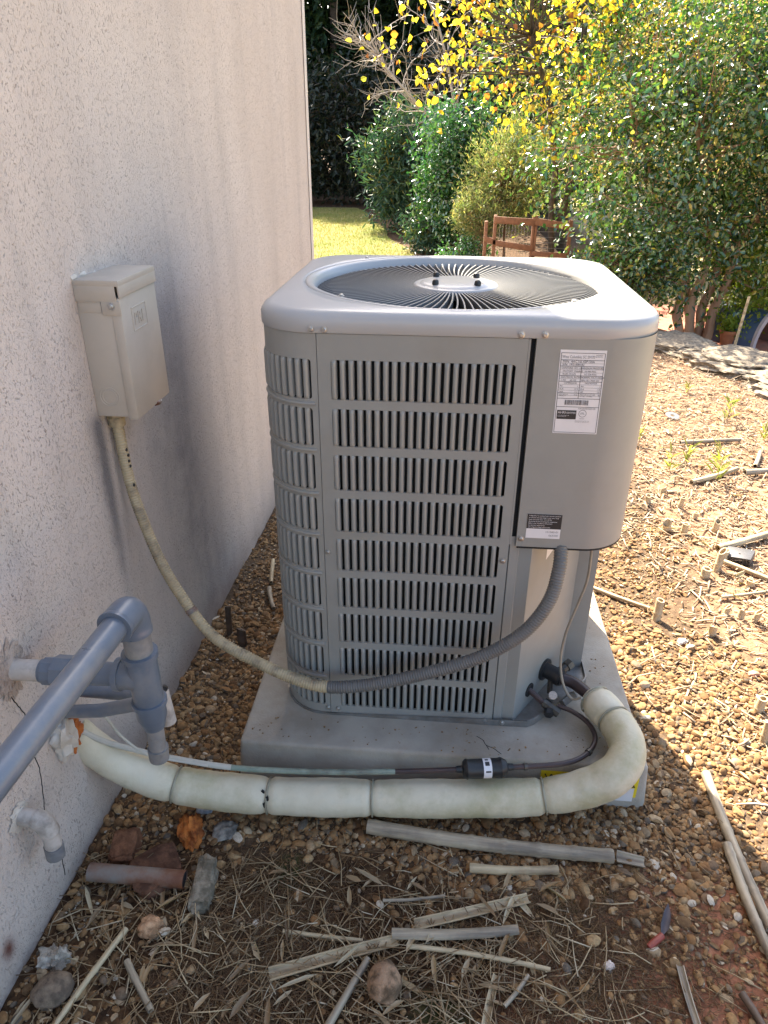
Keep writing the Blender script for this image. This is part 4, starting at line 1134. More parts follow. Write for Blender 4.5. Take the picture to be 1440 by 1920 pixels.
x = np.concatenate([rng.uniform(-.46, .48, 90), rng.uniform(.40, .49, 25)]); y = np.concatenate([rng.uniform(-.485, -.40, 90), rng.uniform(-.3, .45, 25)])
V0 = ground_h(x, y)
o = pebbles('grit', x, y, rng.uniform(.0010, .0032, len(x)), 1, M['gravel'], 0)
co = np.zeros(len(o.data.vertices) * 3, dtype=np.float32); o.data.vertices.foreach_get('co', co); co = co.reshape(len(x), -1, 3)
co[..., 2] += (ZP + .001 - V0)[:, None]; o.data.vertices.foreach_set('co', co.ravel()); o.data.update()
tag(o, 'loose grit and tiny stones lying on the concrete pad', 'grit', kind='stuff')

# ------------------------------------------------------------------ straw, chips, leaf litter, roots
def straws(name, x, y, ln, w, mat, tilt=.12, lift=.004, flat=.5, zadd=None):
    n = len(x); a = rng.uniform(0, np.pi, n) if not isinstance(tilt, tuple) else tilt[1] + rng.normal(0, .5, n)
    tl = rng.normal(0, tilt if not isinstance(tilt, tuple) else tilt[0], n)
    dr = np.stack([np.cos(a) * np.cos(tl), np.sin(a) * np.cos(tl), np.sin(tl)], 1)
    sd = np.stack([-np.sin(a), np.cos(a), 0 * a], 1); up = np.cross(dr, sd)
    bend = rng.normal(0, .06, n) * ln
    z = ground_h(x, y) + lift * rng.uniform(.5, 2.0, n) + np.abs(np.sin(tl)) * ln / 2
    if zadd is not None: z = z + zadd
    C = np.stack([x, y, z], 1); V = []
    for t in (-.5, 0, .5):
        c = C + dr * (ln * t)[:, None] + sd * (bend * (1 if t == 0 else 0))[:, None]
        for q_ in range(3):
            th = 2 * np.pi * q_ / 3
            V.append(c + sd * (w * math.cos(th))[:, None] + up * (w * math.sin(th) * flat)[:, None])
    V = np.stack(V, 1).reshape(-1, 3); b = (np.arange(n) * 9)[:, None]
    F4 = np.vstack([b + np.array([[i * 3 + q_, i * 3 + (q_ + 1) % 3, i * 3 + 3 + (q_ + 1) % 3, i * 3 + 3 + q_]]) for i in range(2) for q_ in range(3)])
    F3 = np.vstack([b + np.array([[2, 1, 0]]), b + np.array([[6, 7, 8]])])
    return ob(name, mesh_np(name, V, [F4, F3]), mat)
M['straw'] = pmat('dry_straw', (0.33, 0.26, 0.17), (0.22, 0.16, 0.10), 30, .7, 0, island=[(0, (0.58, 0.45, 0.26)), (.3, (0.32, 0.21, 0.10)), (.6, (0.13, 0.075, 0.036)), (.86, (0.42, 0.29, 0.14)), (1, (0.70, 0.60, 0.42))])
M['chips'] = pmat('sun_bleached_chips', (0.45, 0.37, 0.27), (0.33, 0.26, 0.18), 30, .75, 0, island=[(0, (0.42, 0.32, 0.21)), (.4, (0.28, 0.19, 0.11)), (.75, (0.16, 0.10, 0.06)), (.93, (0.34, 0.24, 0.14)), (1, (0.52, 0.45, 0.36))])
M['root'] = pmat('root_fibres', (0.12, 0.07, 0.04), (0.2, 0.12, 0.07), 30, .85, 0, island=[(0, (0.20, 0.115, 0.05)), (.5, (0.09, 0.046, 0.02)), (1, (0.33, 0.20, 0.085))])
# foreground straw
n = 950; x = rng.normal(-.02, .22, n); y = rng.normal(-.92, .11, n)
o = straws('straw', x, y, rng.uniform(.02, .11, n), rng.uniform(.0006, .0017, n), M['straw'], .10, .006)
tag(o, 'dry straw and bamboo splinters strewn over the foreground dirt', 'straw', kind='stuff')
n = 420; x = rng.uniform(-.76, -.30, n); y = rng.uniform(-1.15, -.72, n)
o = straws('straw', x, y, rng.uniform(.02, .10, n), rng.uniform(.0006, .0016, n), M['straw'], .12, .006)
tag(o, 'loose straw lying along the foot of the stucco wall', 'straw', kind='stuff')
n = 260; x = rng.uniform(-.74, 1.0, n); y = rng.uniform(-.72, 1.2, n); k = dens(x, y) > .5
o = straws('straw', x[k], y[k], rng.uniform(.02, .08, k.sum()), rng.uniform(.0006, .0014, k.sum()), M['straw'], .08, .010)
tag(o, 'few pale straws scattered on the pea gravel', 'straw', kind='stuff')
# sunlit debris to the right
n = 24000; x = rng.uniform(.55, 2.6, n); y = rng.uniform(-.5, 3.9, n)
k = (x > .86 - .06 * np.clip(y, -1, 2) + .5 * (rng.random(n) ** 2 - .35) + .2 * fbm(x * 3, y * 3, 3, 31)) & (.86 * x + .51 * y < 3.7); x, y = x[k], y[k]; n = len(x)
o = straws('debris', x, y, rng.lognormal(math.log(.038), .5, n).clip(.012, .15), rng.uniform(.0010, .0042, n), M['chips'], .14, .003, .4)
tag(o, 'bleached bamboo chips and straw littering the sunlit dirt', 'debris', kind='stuff')
# matted roots in the foreground
def fibres(name, x, y, ln, w, mat, seg=5, z0=.003):
    n = len(x); a = rng.uniform(0, 2 * np.pi, n); P = np.stack([x, y, ground_h(x, y) + z0 * rng.uniform(.3, 1.6, n)], 1); V = []
    for i in range(seg):
        up = np.array([0, 0, 1.0]); sd = np.stack([-np.sin(a), np.cos(a), 0 * a], 1)
        V += [P + sd * w, P - sd * w * .5 + up * w, P - sd * w * .5 - up * w]
        P = P + np.stack([np.cos(a), np.sin(a), rng.normal(0, .16, n)], 1) * (ln / (seg - 1))[:, None]; a = a + rng.normal(0, .55, n)
        P[:, 2] = np.maximum(P[:, 2], ground_h(P[:, 0], P[:, 1]) + .001)
    V = np.stack(V, 1).reshape(-1, 3); b = (np.arange(n) * 3 * seg)[:, None]
    F = np.vstack([b + np.array([[i * 3 + q_, i * 3 + (q_ + 1) % 3, i * 3 + 3 + (q_ + 1) % 3, i * 3 + 3 + q_]]) for i in range(seg - 1) for q_ in range(3)])
    return ob(name, mesh_np(name, V, F), mat)
n = 11000; x = np.concatenate([rng.normal(-.33, .10, n // 2), rng.normal(.30, .14, n // 2)]); y = np.concatenate([rng.normal(-.92, .12, n // 2), rng.normal(-.86, .11, n // 2)])
o = fibres('roots', x, y, rng.uniform(.012, .05, n), .0006, M['root'])
tag(o, 'matted brown root fibres on the bare foreground soil', 'roots', kind='stuff')

# ------------------------------------------------------------------ leaf geometry
def leafcloud(pos, dr, nr, ln, wd, fold=.12, curl=.0):
    dr = dr / (np.linalg.norm(dr, axis=1, keepdims=True) + 1e-9)
    sd = np.cross(dr, nr); sd /= np.linalg.norm(sd, axis=1, keepdims=True) + 1e-9; nn = np.cross(sd, dr)
    L_ = ln[:, None]; Wd = wd[:, None] / 2
    V = np.stack([pos, pos + dr * L_ * .28 + sd * Wd * .9 + nn * Wd * fold * 2, pos + dr * L_ * .66 + sd * Wd * .78 + nn * (Wd * fold * 2 - L_ * curl * .4),
                  pos + dr * L_ - nn * L_ * curl, pos + dr * L_ * .66 - sd * Wd * .78 + nn * (Wd * fold * 2 - L_ * curl * .4), pos + dr * L_ * .28 - sd * Wd * .9 + nn * Wd * fold * 2], 1).reshape(-1, 3)
    b = (np.arange(len(pos)) * 6)[:, None]
    F = np.vstack([b + np.array([[0, 1, 2, 3]]), b + np.array([[3, 4, 5, 0]])])
    return V, F
def rdir(n):
    v = rng.normal(0, 1, (n, 3)); return v / np.linalg.norm(v, axis=1, keepdims=True)
# fallen bamboo leaves
M['dryleaf'] = leafmat('fallen_leaf', [(0, (0.46, 0.34, 0.19)), (.4, (0.30, 0.20, 0.11)), (.7, (0.56, 0.47, 0.31)), (1, (0.16, 0.095, 0.05))], .6, .15, .3)
n = 230; x = np.concatenate([rng.uniform(-.76, .30, 75), rng.uniform(.9, 2.0, 155)]); y = np.concatenate([rng.uniform(-1.12, -.74, 75), rng.uniform(.2, 2.5, 155)])
a = rng.uniform(0, 2 * np.pi, n); pos = np.stack([x, y, ground_h(x, y) + rng.uniform(.008, .018, n)], 1)
V, F = leafcloud(pos, np.stack([np.cos(a), np.sin(a), rng.normal(.02, .12, n)], 1), np.stack([rng.normal(0, .3, n), rng.normal(0, .3, n), np.ones(n)], 1), rng.uniform(.035, .085, n), rng.uniform(.007, .015, n), .25, .10)
tag(ob('leaf_litter', mesh_np('leaf_litter', V, F), M['dryleaf']), 'fallen dry bamboo leaves on the dirt', 'leaf litter', kind='stuff')

# ------------------------------------------------------------------ bamboo canes on the ground
def gz(x, y): return float(ground_h(x, y))
def cane(a, b, r, label, mat='bamboo', za=0.0, zb=0.0, split=False, node=.075, name='bamboo_cane', flat=1.0):
    A_ = np.array((a[0], a[1], gz(*a) + r * .8 + .008 + za)); B_ = np.array((b[0], b[1], gz(*b) + r * .8 + .008 + zb))
    L_ = np.linalg.norm(B_ - A_); n = max(8, int(L_ / .008)); t = np.linspace(0, 1, n); c = (A_ + B_) / 2
    sag = np.array((rnd.uniform(-.025, .025), rnd.uniform(-.025, .025), 0))
    P = A_ + (B_ - A_) * t[:, None] + sag * np.sin(t * math.pi)[:, None] * L_ - c
    s = t * L_ + rnd.uniform(0, node); d = np.abs(((s / node) % 1) - .5) * node
    rad = r * (1 + (.03 if split else .16) * np.exp(-(d / .0032) ** 2)) * np.linspace(1, .9, n)
    if not split:
        V, F, caps = tube_arr(P, rad, 14); mb = MB(); mb.add(V, [tuple(f) for f in F])
        V2, F2, _ = tube_arr(P, rad * .72, 14); k = len(mb.v); mb.add(V2, [tuple(f[::-1]) for f in F2])
        e = (len(P) - 1) * 14
        for o_ in (0, e): mb.f += [(o_ + j, o_ + (j + 1) % 14, k + o_ + (j + 1) % 14, k + o_ + j) for j in range(14)]
        mb.v = [(x, y, z * flat) for x, y, z in mb.v]
    else:
        P_, T_, N_, Bn = frames(P); nn = 9; mb = MB(); Wd = []
        for rr in (1.0, .74):
            for i in range(n):
                side = np.cross(T_[i], (0, 0, 1.0)); side /= np.linalg.norm(side); up = np.cross(side, T_[i])
                for j in range(nn):
                    th = R(180 + 180 * j / (nn - 1)) if split == 'up' else R(180 * j / (nn - 1))
                    Wd.append(P_[i] + rad[i] * rr * (math.cos(th) * side + math.sin(th) * up * .8))
        k = n * nn; ff = []
        for i in range(n - 1):
            for j in range(nn - 1):
                q_ = i * nn + j; ff += [(q_, q_ + 1, q_ + nn + 1, q_ + nn), (k + q_, k + q_ + nn, k + q_ + nn + 1, k + q_ + 1)]
            for j in (0, nn - 1): q_ = i * nn + j; ff.append((q_, q_ + nn, k + q_ + nn, k + q_))
        for i in (0, n - 1):
            for j in range(nn - 1): q_ = i * nn + j; ff.append((q_, q_ + 1, k + q_ + 1, k + q_))
        mb.add(Wd, ff)
    Rq = Vector(tuple(B_ - A_)).to_track_quat('X', 'Z'); Ri = Rq.inverted()
    mb.v = [tuple(Ri @ Vector(tuple(p))) for p in mb.v]
    o = mb.build(name, M[mat], sharp=45); o.location = tuple(c); o.rotation_mode = 'QUATERNION'; o.rotation_quaternion = Rq
    return tag(o, label, 'bamboo cane', 'bamboo pieces lying on the ground')
ca = cane((-.15, -.628), (.40, -.656), .0165, 'thick grey bamboo cane with split end lying below the jacketed line')
cane((.41, -.652), (.468, -.662), .0150, 'splintered half of the thick cane end near the red soil', split='up')
cane((.083, -.708), (.275, -.697), .0100, 'short pale bamboo cane just below the thick grey cane', 'bamboo_pale', node=.06)
cane((-.304, -.966), (-.064, -.879), .0135, 'wide split bamboo strip reaching down left in the straw', 'bamboo_pale', split='up')
cane((-.030, -.846), (.205, -.768), .0125, 'split bamboo strip slanting up right above the straw', 'bamboo_pale', split='up')
cane((-.076, -.868), (.177, -.840), .0115, 'dark topped flat bamboo strip lying level across the straw', 'bamboo', split=True)
cane((-.042, -.888), (.233, -.912), .0050, 'thin bamboo twig under the flat strip, end pointing right', 'bamboo_pale', node=.05)
cane((-.296, -.878), (-.133, -.884), .0045, 'thin whitish bamboo twig left of the flat strip', 'bamboo_pale')
cane((-.10, -.800), (.03, -.775), .0035, 'very thin bamboo twig above the flat strip', 'bamboo')
cane((.682, -.390), (.690, -.790), .0120, 'long bamboo cane crossing the shadow edge at the right', 'bamboo')
cane((.664, -.600), (.672, -.900), .0105, 'second long cane beside the one on the shadow edge', 'bamboo')
cane((.485, -.880), (.490, -1.02), .0075, 'grey split stick in the red soil near the bottom edge', 'bamboo', split='up')
cane((.585, -.925), (.605, -1.0), .0075, 'dark glossy stick in the bottom right corner', 'bamboo_dark')
cane((-.61, -.905), (-.672, -1.10), .0060, 'thin pale cane along the wall in the bottom left corner', 'bamboo_pale')
cane((-.585, -.965), (-.505, -1.048), .0065, 'short mouldy grey cane piece near the tan rock', 'bamboo', node=.03)
cane((-.185, -1.06), (-.119, -.918), .0075, 'brown bamboo stick beside the round stone', 'bamboo')
cane((.105, -1.02), (.13, -.93), .0080, 'pale stub of split bamboo in the straw near the bottom', 'bamboo_pale', split='up')
cane((.14, -.985), (.19, -.925), .0045, 'short twig leaning right below the thin bamboo twig', 'bamboo')
cane((1.073, .753), (1.36, .915), .0150, 'thick sunlit cane lying beside the dark vent cover', 'bamboo_pale')
cane((1.151, 1.371), (1.424, 1.559), .0120, 'sunlit cane lying among weeds in the bare dirt', 'bamboo_pale')
cane((1.437, 1.505), (1.66, 1.57), .0150, 'sunlit cane cut by the right picture edge', 'bamboo')
cane((.545, .440), (.715, .330), .0075, 'thin brown cane on the sunlit gravel by the pad', 'bamboo_pale')
cane((1.06, .660), (1.22, .520), .0100, 'brown sunlit cane below the dark vent cover', 'bamboo_pale')
cane((.98, .42), (1.16, .470), .0060, 'thin cane between the cut bamboo stumps', 'bamboo_pale')
cane((1.241, 1.877), (1.572, 1.953), .0110, 'far sunlit cane near the small washer', 'bamboo')
cane((1.53, 1.62), (1.62, 1.80), .0110, 'short dark cane slanting up near the far weeds', 'bamboo')
cane((-.632, .53), (-.600, .36), .0075, 'whitish curved cane in the gap behind the unit', 'bamboo_pale')
cane((-.60, .33), (-.560, .22), .0080, 'small grey cane piece near the dark stumps', 'bamboo', node=.03)

# cut bamboo stumps
def stump(x, y, h, r, label, mat='bamboo_pale', lean=(0, 0), cat='bamboo stump', grp='cut bamboo stumps in the sunlit dirt'):
    mb = MB(); n = 14; z0 = gz(x, y) - .01; slope = rnd.uniform(-.5, .5); dirn = rnd.uniform(0, 6.28)
    h *= rnd.uniform(.55, 1.1); r *= rnd.uniform(.7, 1.05); slope *= 2.2; lv_ = [0, .35, .42, .45, .48, .55, .8, 1.0]; vv = []
    for k_, t in enumerate(lv_):
        rr = r * (1.12 if t == .45 else 1.05 if t in (.42, .48) else 1.0)
        for j in range(n):
            a = 2 * math.pi * j / n; zz = h * t + (r * slope * 1.4 * math.cos(a - dirn) if t == 1.0 else 0) + (.010 if t == 0 else 0)
            vv.append((rr * math.cos(a) + lean[0] * zz, rr * math.sin(a) + lean[1] * zz, zz))
    top_ = vv[-n:]
    for sc_, dz in ((.70, 0), (.68, -.02)):
        for p in top_:
            cx_, cy_ = lean[0] * p[2], lean[1] * p[2]
            vv.append(((p[0] - cx_) * sc_ + cx_, (p[1] - cy_) * sc_ + cy_, p[2] + dz))
    m_ = len(lv_) + 2
    mb.add(vv, [(i * n + j, i * n + (j + 1) % n, (i + 1) * n + (j + 1) % n, (i + 1) * n + j) for i in range(m_ - 1) for j in range(n)] + [tuple(range((m_ - 1) * n, m_ * n))])
    o = mb.build('bamboo_stump', M[mat], sharp=50, loc=(x, y, z0))
    return tag(o, label, cat, grp)
SP = [(.728, .285, .075, .013, 'tall cut bamboo stump nearest the concrete pad'), (.889, .220, .065, .014, 'bamboo stump with short shadow on open gravel'), (.900, -.142, .055, .017, 'wide low stump at the right edge of the lit gravel'),
      (.872, -.262, .085, .014, 'tall slant cut stump by the right edge above the shadow'), (.969, .337, .060, .011, 'stump left of the tight stump cluster at the right'), (1.010, .318, .055, .012, 'second stump of the tight cluster at the right'),
      (1.050, .302, .060, .013, 'third stump of the tight cluster at the right'), (1.095, .290, .05, .012, 'last stump of the tight cluster by the picture edge'), (.993, 1.272, .06, .014, 'farthest back stump close to the unit'),
      (.905, 1.155, .075, .017, 'fat pale stump beside the electrical cover edge'), (1.032, 1.132, .06, .012, 'thin stump behind the pair of slanted stumps'), (1.068, 1.036, .07, .012, 'leaning stump right of the slanted pair'),
      (.925, .919, .06, .018, 'slanted hollow stump, first of a pair'), (.985, .893, .06, .018, 'slanted hollow stump, second of a pair'), (1.12, .929, .075, .014, 'upright stump above the thick sunlit cane'),
      (1.075, .690, .06, .018, 'fat stump touching the thick sunlit cane'), (.967, .563, .045, .018, 'low stump in the straw left of the split stump'), (1.025, .610, .085, .013, 'tall split stump leaning in the straw'),
      (1.115, .519, .05, .020, 'fat low stump right of the tall split stump')]
for x, y, h, r, lb in SP: stump(x, y, h, r, lb, 'stump', (rnd.uniform(-.2, .2), rnd.uniform(-.2, .2)))
stump(-.677, .085, .115, .0125, 'dark bamboo stump standing close to the stucco wall', 'bamboo_dark', (.04, 0), grp='dark stumps between wall and pad')
stump(-.620, .035, .115, .0140, 'dark bamboo stump nearer the pad than its neighbour', 'bamboo_dark', (0, 0), grp='dark stumps between wall and pad')

# ------------------------------------------------------------------ stones and other bits
def stone(name, x, y, s, c1, c2, label, seed, rz=0, rough=.22, cat='stone', sink=.35, facet=True, sc=14, boxy=0, sub=4):
    o = lump(name, (x, y, gz(x, y) + s[2] * (1 - sink)), s, rockmat(name + '_surface', c1, c2, sc / max(s) * .03), None, seed, sub, rough, 1.7, facet, boxy)
    o.rotation_euler = (0, 0, rz); return tag(o, label, cat)
stone('rock', -.556, -.668, (.026, .040, .026), (.36, .115, .025), (.24, .07, .02), 'bright orange rusty rock below the jacketed line', 2, .3, .45)
stone('brick_fragment', -.690, -.722, (.030, .040, .020), (.17, .075, .038), (.14, .06, .03), 'broken red brown brick by the wall', 3, .2, .14, boxy=.5)
stone('brick_fragment', -.600, -.775, (.050, .050, .018), (.10, .048, .028), (.08, .037, .022), 'dark brick fragment behind the rusty pipe piece', 4, .7, .12, boxy=.5)
stone('concrete_chunk', -.484, -.795, (.022, .066, .022), (.20, .17, .125), (.14, .12, .085), 'elongated grey concrete chunk beside the rusty pipe piece', 5, .12, .13, boxy=.6)
stone('rock', -.567, -.893, (.023, .023, .019), (.42, .25, .14), (.30, .17, .09), 'smooth tan rock on the brown roots', 6, .3, .14)
stone('rock', -.700, -1.030, (.038, .032, .024), (.17, .125, .085), (.12, .09, .065), 'grey brown round rock in the bottom left corner', 7, .5, .10, facet=False)
stone('rock', -.083, -.965, (.033, .037, .032), (.26, .165, .10), (.13, .085, .05), 'round pitted brown stone at the bottom centre', 8, 0, .10, facet=False)
stone('shell_lump', -.722, -.975, (.026, .022, .018), (.34, .305, .25), (.26, .225, .18), 'crumpled whitish mortar lump by the wall foot', 9, 0, .65)
stone('rock', -.545, -.598, (.022, .014, .011), (.34, .35, .36), (.24, .25, .26), 'flat pale grey stone just below the jacketed line', 10, .1, .15)
stone('rock', -.480, -.655, (.028, .026, .014), (.20, .18, .15), (.13, .115, .10), 'flat dark grey stone right of the orange rock', 11, .4, .2)
stone('rock', .955, .03, (.022, .013, .006), (.48, .24, .16), (.40, .2, .13), 'thin pinkish flat stone on the lit gravel', 12, .3, .2)
stone('rock', .780, .165, (.018, .012, .010), (.6, .58, .52), (.5, .47, .4), 'small white chip by the stump on gravel', 13, .6, .2)
stone('rock', .35, -.89, (.010, .009, .008), (.5, .42, .36), (.4, .33, .28), 'tiny pale pebble on green moss', 14, .3, .2)
for k_, (x, y, sx, sy, sz_, lb) in enumerate(((1.78, 3.92, .34, .26, .07, 'weathered grey ledge stone at the foot of the myrtle'), (2.08, 3.42, .36, .30, .08, 'wide flat grey ledge stone beside the red patio'), (2.32, 2.92, .36, .34, .08, 'grey ledge stone running out at the right edge'))):
    o = lump('ledge_stone', (x, y, gz(x, y) + .005), (sx, sy, sz_), rockmat('ledge_surface', (.22, .185, .14), (.17, .14, .105), 12), None, 20 + k_, 5, .30, 2.2, False, .75)
    o.rotation_euler = (0, 0, R(-58)); tag(o, lb, 'stone')
# rusty pipe piece
rp_ = empty('rusty_pipe', 'short rusty steel pipe piece lying near the wall', 'pipe', (-.625, -.797, .02))
P = [(-.108, -.002, .006), (.1, .002, .0)]
MB().tube(P, .0185, 22, cap=False).build('tube', M['rust'], rp_); MB().tube([(-.107, -.002, .006), (.099, .002, .0)], .0160, 22, cap=False).build('bore', M['rust'], rp_)
MB().tube([(-.04, 0, .003), (.098, .002, 0)], .0155, 18).build('dark_plug', M['gasket'], rp_)  # black core filling most of the tube
# torn red and black plastic scrap
sc_ = empty('plastic_scrap', 'torn dark plastic strip with red tip half buried in red soil', 'plastic scrap', (.464, -.825, gz(.464, -.825)))
V, F = leafcloud(np.array([[.0, .0, .006]]), np.array([[.035, .075, .02]]), np.array([[.3, 0, 1.]]), np.array([.075]), np.array([.02]), .3, .1)
M['darkscrap'] = pmat('dark_scrap', (.08, .06, .065), (.05, .04, .045), 30, .5, 0); M['redscrap'] = pmat('red_scrap', (.30, .06, .035), (.24, .05, .03), 30, .5, 0)
ob('strip', mesh_np('strip', V, F), M['darkscrap'], sc_)
MB().tube([(.002, .002, .008), (-.016, -.012, .007), (-.030, -.022, .004)], [.007, .0075, .006], 10).build('red_tip', M['redscrap'], sc_)
# metal vent cover with perforated side
vc = empty('vent_cover', 'dark metal vent cover with perforated side lying in the sunlit debris', 'vent cover', (1.13, .690, gz(1.13, .69)))
vc.rotation_euler = (R(4), R(-8), R(-32))
M['darkmetal'] = pmat('dark_metal', (.10, .10, .11), (.07, .07, .075), 20, .45, .05, metallic=.3)
mb = MB(); mb.box((-.045, -.03, .030), (.05, .045, .034)); mb.box((-.045, .041, .0), (.05, .045, .030)); mb.box((.046, -.03, .0), (.05, .041, .030)); mb.build('lid', M['darkmetal'], vc, bevel=.001)
mb = MB()
for i in range(9): mb.box((-.044 + i * .0112, -.0298, .0), (-.041 + i * .0112, -.027, .0298))
for i in range(4): mb.box((-.044, -.0305, .002 + i * .008), (.049, -.0285, .0045 + i * .008))
mb.build('perforated_side', M['darkmetal'], vc, smooth=False)
MB().cyl((.005, .0, .0335), (.005, .0, .0352), .0035, 10).build('rivet', M['gasket'], vc)
ws = MB(); vv = []
for r_, z_ in ((.012, .0), (.040, .0), (.040, .004), (.012, .004)): vv += [(r_ * math.cos(R(15 * a)), r_ * math.sin(R(15 * a)), z_) for a in range(24)]
ws.add(vv, [(i * 24 + a, i * 24 + (a + 1) % 24, ((i + 1) % 4) * 24 + (a + 1) % 24, ((i + 1) % 4) * 24 + a) for i in range(4) for a in range(24)])
o = ws.build('washer', M['screw'], loc=(1.311, 2.299, gz(1.311, 2.299) + .012)); o.rotation_euler = (R(12), R(6), 0); tag(o, 'large flat metal washer on the sunlit dirt', 'washer')

# ------------------------------------------------------------------ vegetation
def cloud_points(center, rad, ncl, per, sig, shell=.55, squash=None):
    d = rdir(ncl); t = shell + (1 - shell) * rng.random(ncl) ** .7
    ph = rng.uniform(0, 6, 3); wob = 1 + .24 * np.sin(d[:, 0] * 5 + ph[0]) * np.sin(d[:, 1] * 4 + ph[1]) + .18 * np.sin(d[:, 2] * 7 + d[:, 0] * 4 + ph[2]) + rng.normal(0, .10, ncl)
    C = np.array(center) + d * (t * wob)[:, None] * np.array(rad)
    if squash is not None: C = C[squash(C)]
    n = len(C)
    cnt = rng.poisson(per, n); ci = np.repeat(np.arange(n), cnt)
    P = C[ci] + rng.normal(0, 1, (len(ci), 3)) * np.array(sig)
    return C, P, ci
def branches(base_pts, C, r, n=5, jitter=.06, dens_=1.0):
    mb = MB(); base_pts = np.array(base_pts)
    for c in C:
        if rng.random() > dens_: continue
        d2 = np.linalg.norm(base_pts - c, axis=1); b = base_pts[np.argmin(d2 + rng.uniform(0, .3, len(d2)))]
        mid1 = b + (c - b) * .35 + rng.normal(0, jitter, 3) + np.array((0, 0, -.02)); mid2 = b + (c - b) * .7 + rng.normal(0, jitter, 3)
        P = spline([b, mid1, mid2, c], 3); mb.tube(P, np.linspace(r, r * .3, len(P)), n, cap=False)
    return mb
def make_plant(name, label, cat, base, crown_c, crown_r, ncl, per, sig, ln, wd, mat, trunk_pts, trunk_r, trunk_mat, br_r=.006, shell=.5, droop=.35, group=None, squash=None, br=1.0, upbias=.6, fold=.15, stick=None):
    root = empty(name, label, cat, base, group); O = np.array(base, float)
    C, P, ci = cloud_points(crown_c, crown_r, ncl, per, sig, shell, squash)
    n = len(P); out = (P - np.array(crown_c)) / np.array(crown_r)
    dr = rdir(n) + out * .5 + np.array((0, 0, -droop)); nr = rdir(n) * .9 + np.array((0, 0, upbias)) + out * .3
    V, F = leafcloud(P - O, dr, nr, rng.uniform(*ln, n), rng.uniform(*wd, n), fold, .12)
    ob('crown', mesh_np('crown', V, F), mat, root)
    for tp in trunk_pts:
        tp = np.array(tp, float); Q = spline(tp, 8)
        Q = Q + np.stack([.012 * np.sin(np.arange(len(Q)) * .7), .010 * np.cos(np.arange(len(Q)) * .9), 0 * Q[:, 0]], 1) * min(1, trunk_r / .03)
        MB().tube(Q - O, np.linspace(trunk_r, trunk_r * .55, len(Q)) * (1 + .06 * np.sin(np.arange(len(Q)) * 1.3)), 10).build('trunk', trunk_mat, root)
    bp = np.vstack([spline(np.array(tp, float), 8)[5:] for tp in trunk_pts])
    o = branches(bp, C, br_r, 4, .05, br); o.v = [tuple(np.array(q) - O) for q in o.v]
    o.build('branches', trunk_mat, root)
    return root
M['l_myrtle'] = leafmat('myrtle_leaf', [(0, (0.022, 0.070, 0.022)), (.40, (0.042, 0.115, 0.030)), (.70, (0.095, 0.18, 0.040)), (.88, (0.20, 0.26, 0.055)), (.97, (0.36, 0.28, 0.07)), (1, (0.52, 0.42, 0.07))], .26, .42, 1.0, coat=.9)
M['l_redbud'] = leafmat('yellow_redbud_leaf', [(0, (0.62, 0.46, 0.03)), (.45, (0.70, 0.58, 0.05)), (.7, (0.50, 0.52, 0.06)), (.9, (0.42, 0.17, 0.03)), (1, (0.20, 0.08, 0.03))], .5, .55, .3, (1.1, 1.05, .7))
M['l_privet'] = leafmat('glossy_privet_leaf', [(0, (0.025, 0.095, 0.035)), (.6, (0.05, 0.15, 0.055)), (1, (0.11, 0.22, 0.06))], .24, .32, 1.0, coat=.9)
M['l_feather'] = leafmat('feathery_tan_leaf', [(0, (0.13, 0.19, 0.07)), (.5, (0.23, 0.26, 0.11)), (.8, (0.38, 0.33, 0.17)), (1, (0.44, 0.34, 0.12))], .5, .35, .4)
M['l_blue'] = leafmat('blue_green_leaf', [(0, (0.025, 0.065, 0.045)), (.6, (0.045, 0.105, 0.07)), (.9, (0.09, 0.13, 0.05)), (1, (0.20, 0.16, 0.04))], .4, .25, .4)
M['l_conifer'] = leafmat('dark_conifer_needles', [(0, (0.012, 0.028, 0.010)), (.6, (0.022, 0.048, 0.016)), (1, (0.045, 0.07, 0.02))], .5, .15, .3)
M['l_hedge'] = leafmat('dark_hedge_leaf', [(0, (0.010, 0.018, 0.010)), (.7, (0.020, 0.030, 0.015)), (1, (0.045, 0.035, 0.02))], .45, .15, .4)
M['l_wood'] = leafmat('mixed_woodland_leaf', [(0, (0.04, 0.09, 0.025)), (.5, (0.09, 0.15, 0.04)), (.75, (0.18, 0.20, 0.05)), (1, (0.34, 0.26, 0.07))], .4, .4, .6, coat=.3)
M['l_lime'] = leafmat('lime_leaf', [(0, (0.16, 0.24, 0.03)), (.6, (0.28, 0.36, 0.05)), (1, (0.45, 0.45, 0.06))], .45, .5, .4)
M['l_seed'] = leafmat('tan_seed_heads', [(0, (0.36, 0.25, 0.11)), (.6, (0.50, 0.37, 0.17)), (1, (0.6, 0.46, 0.18))], .6, .35, .3)

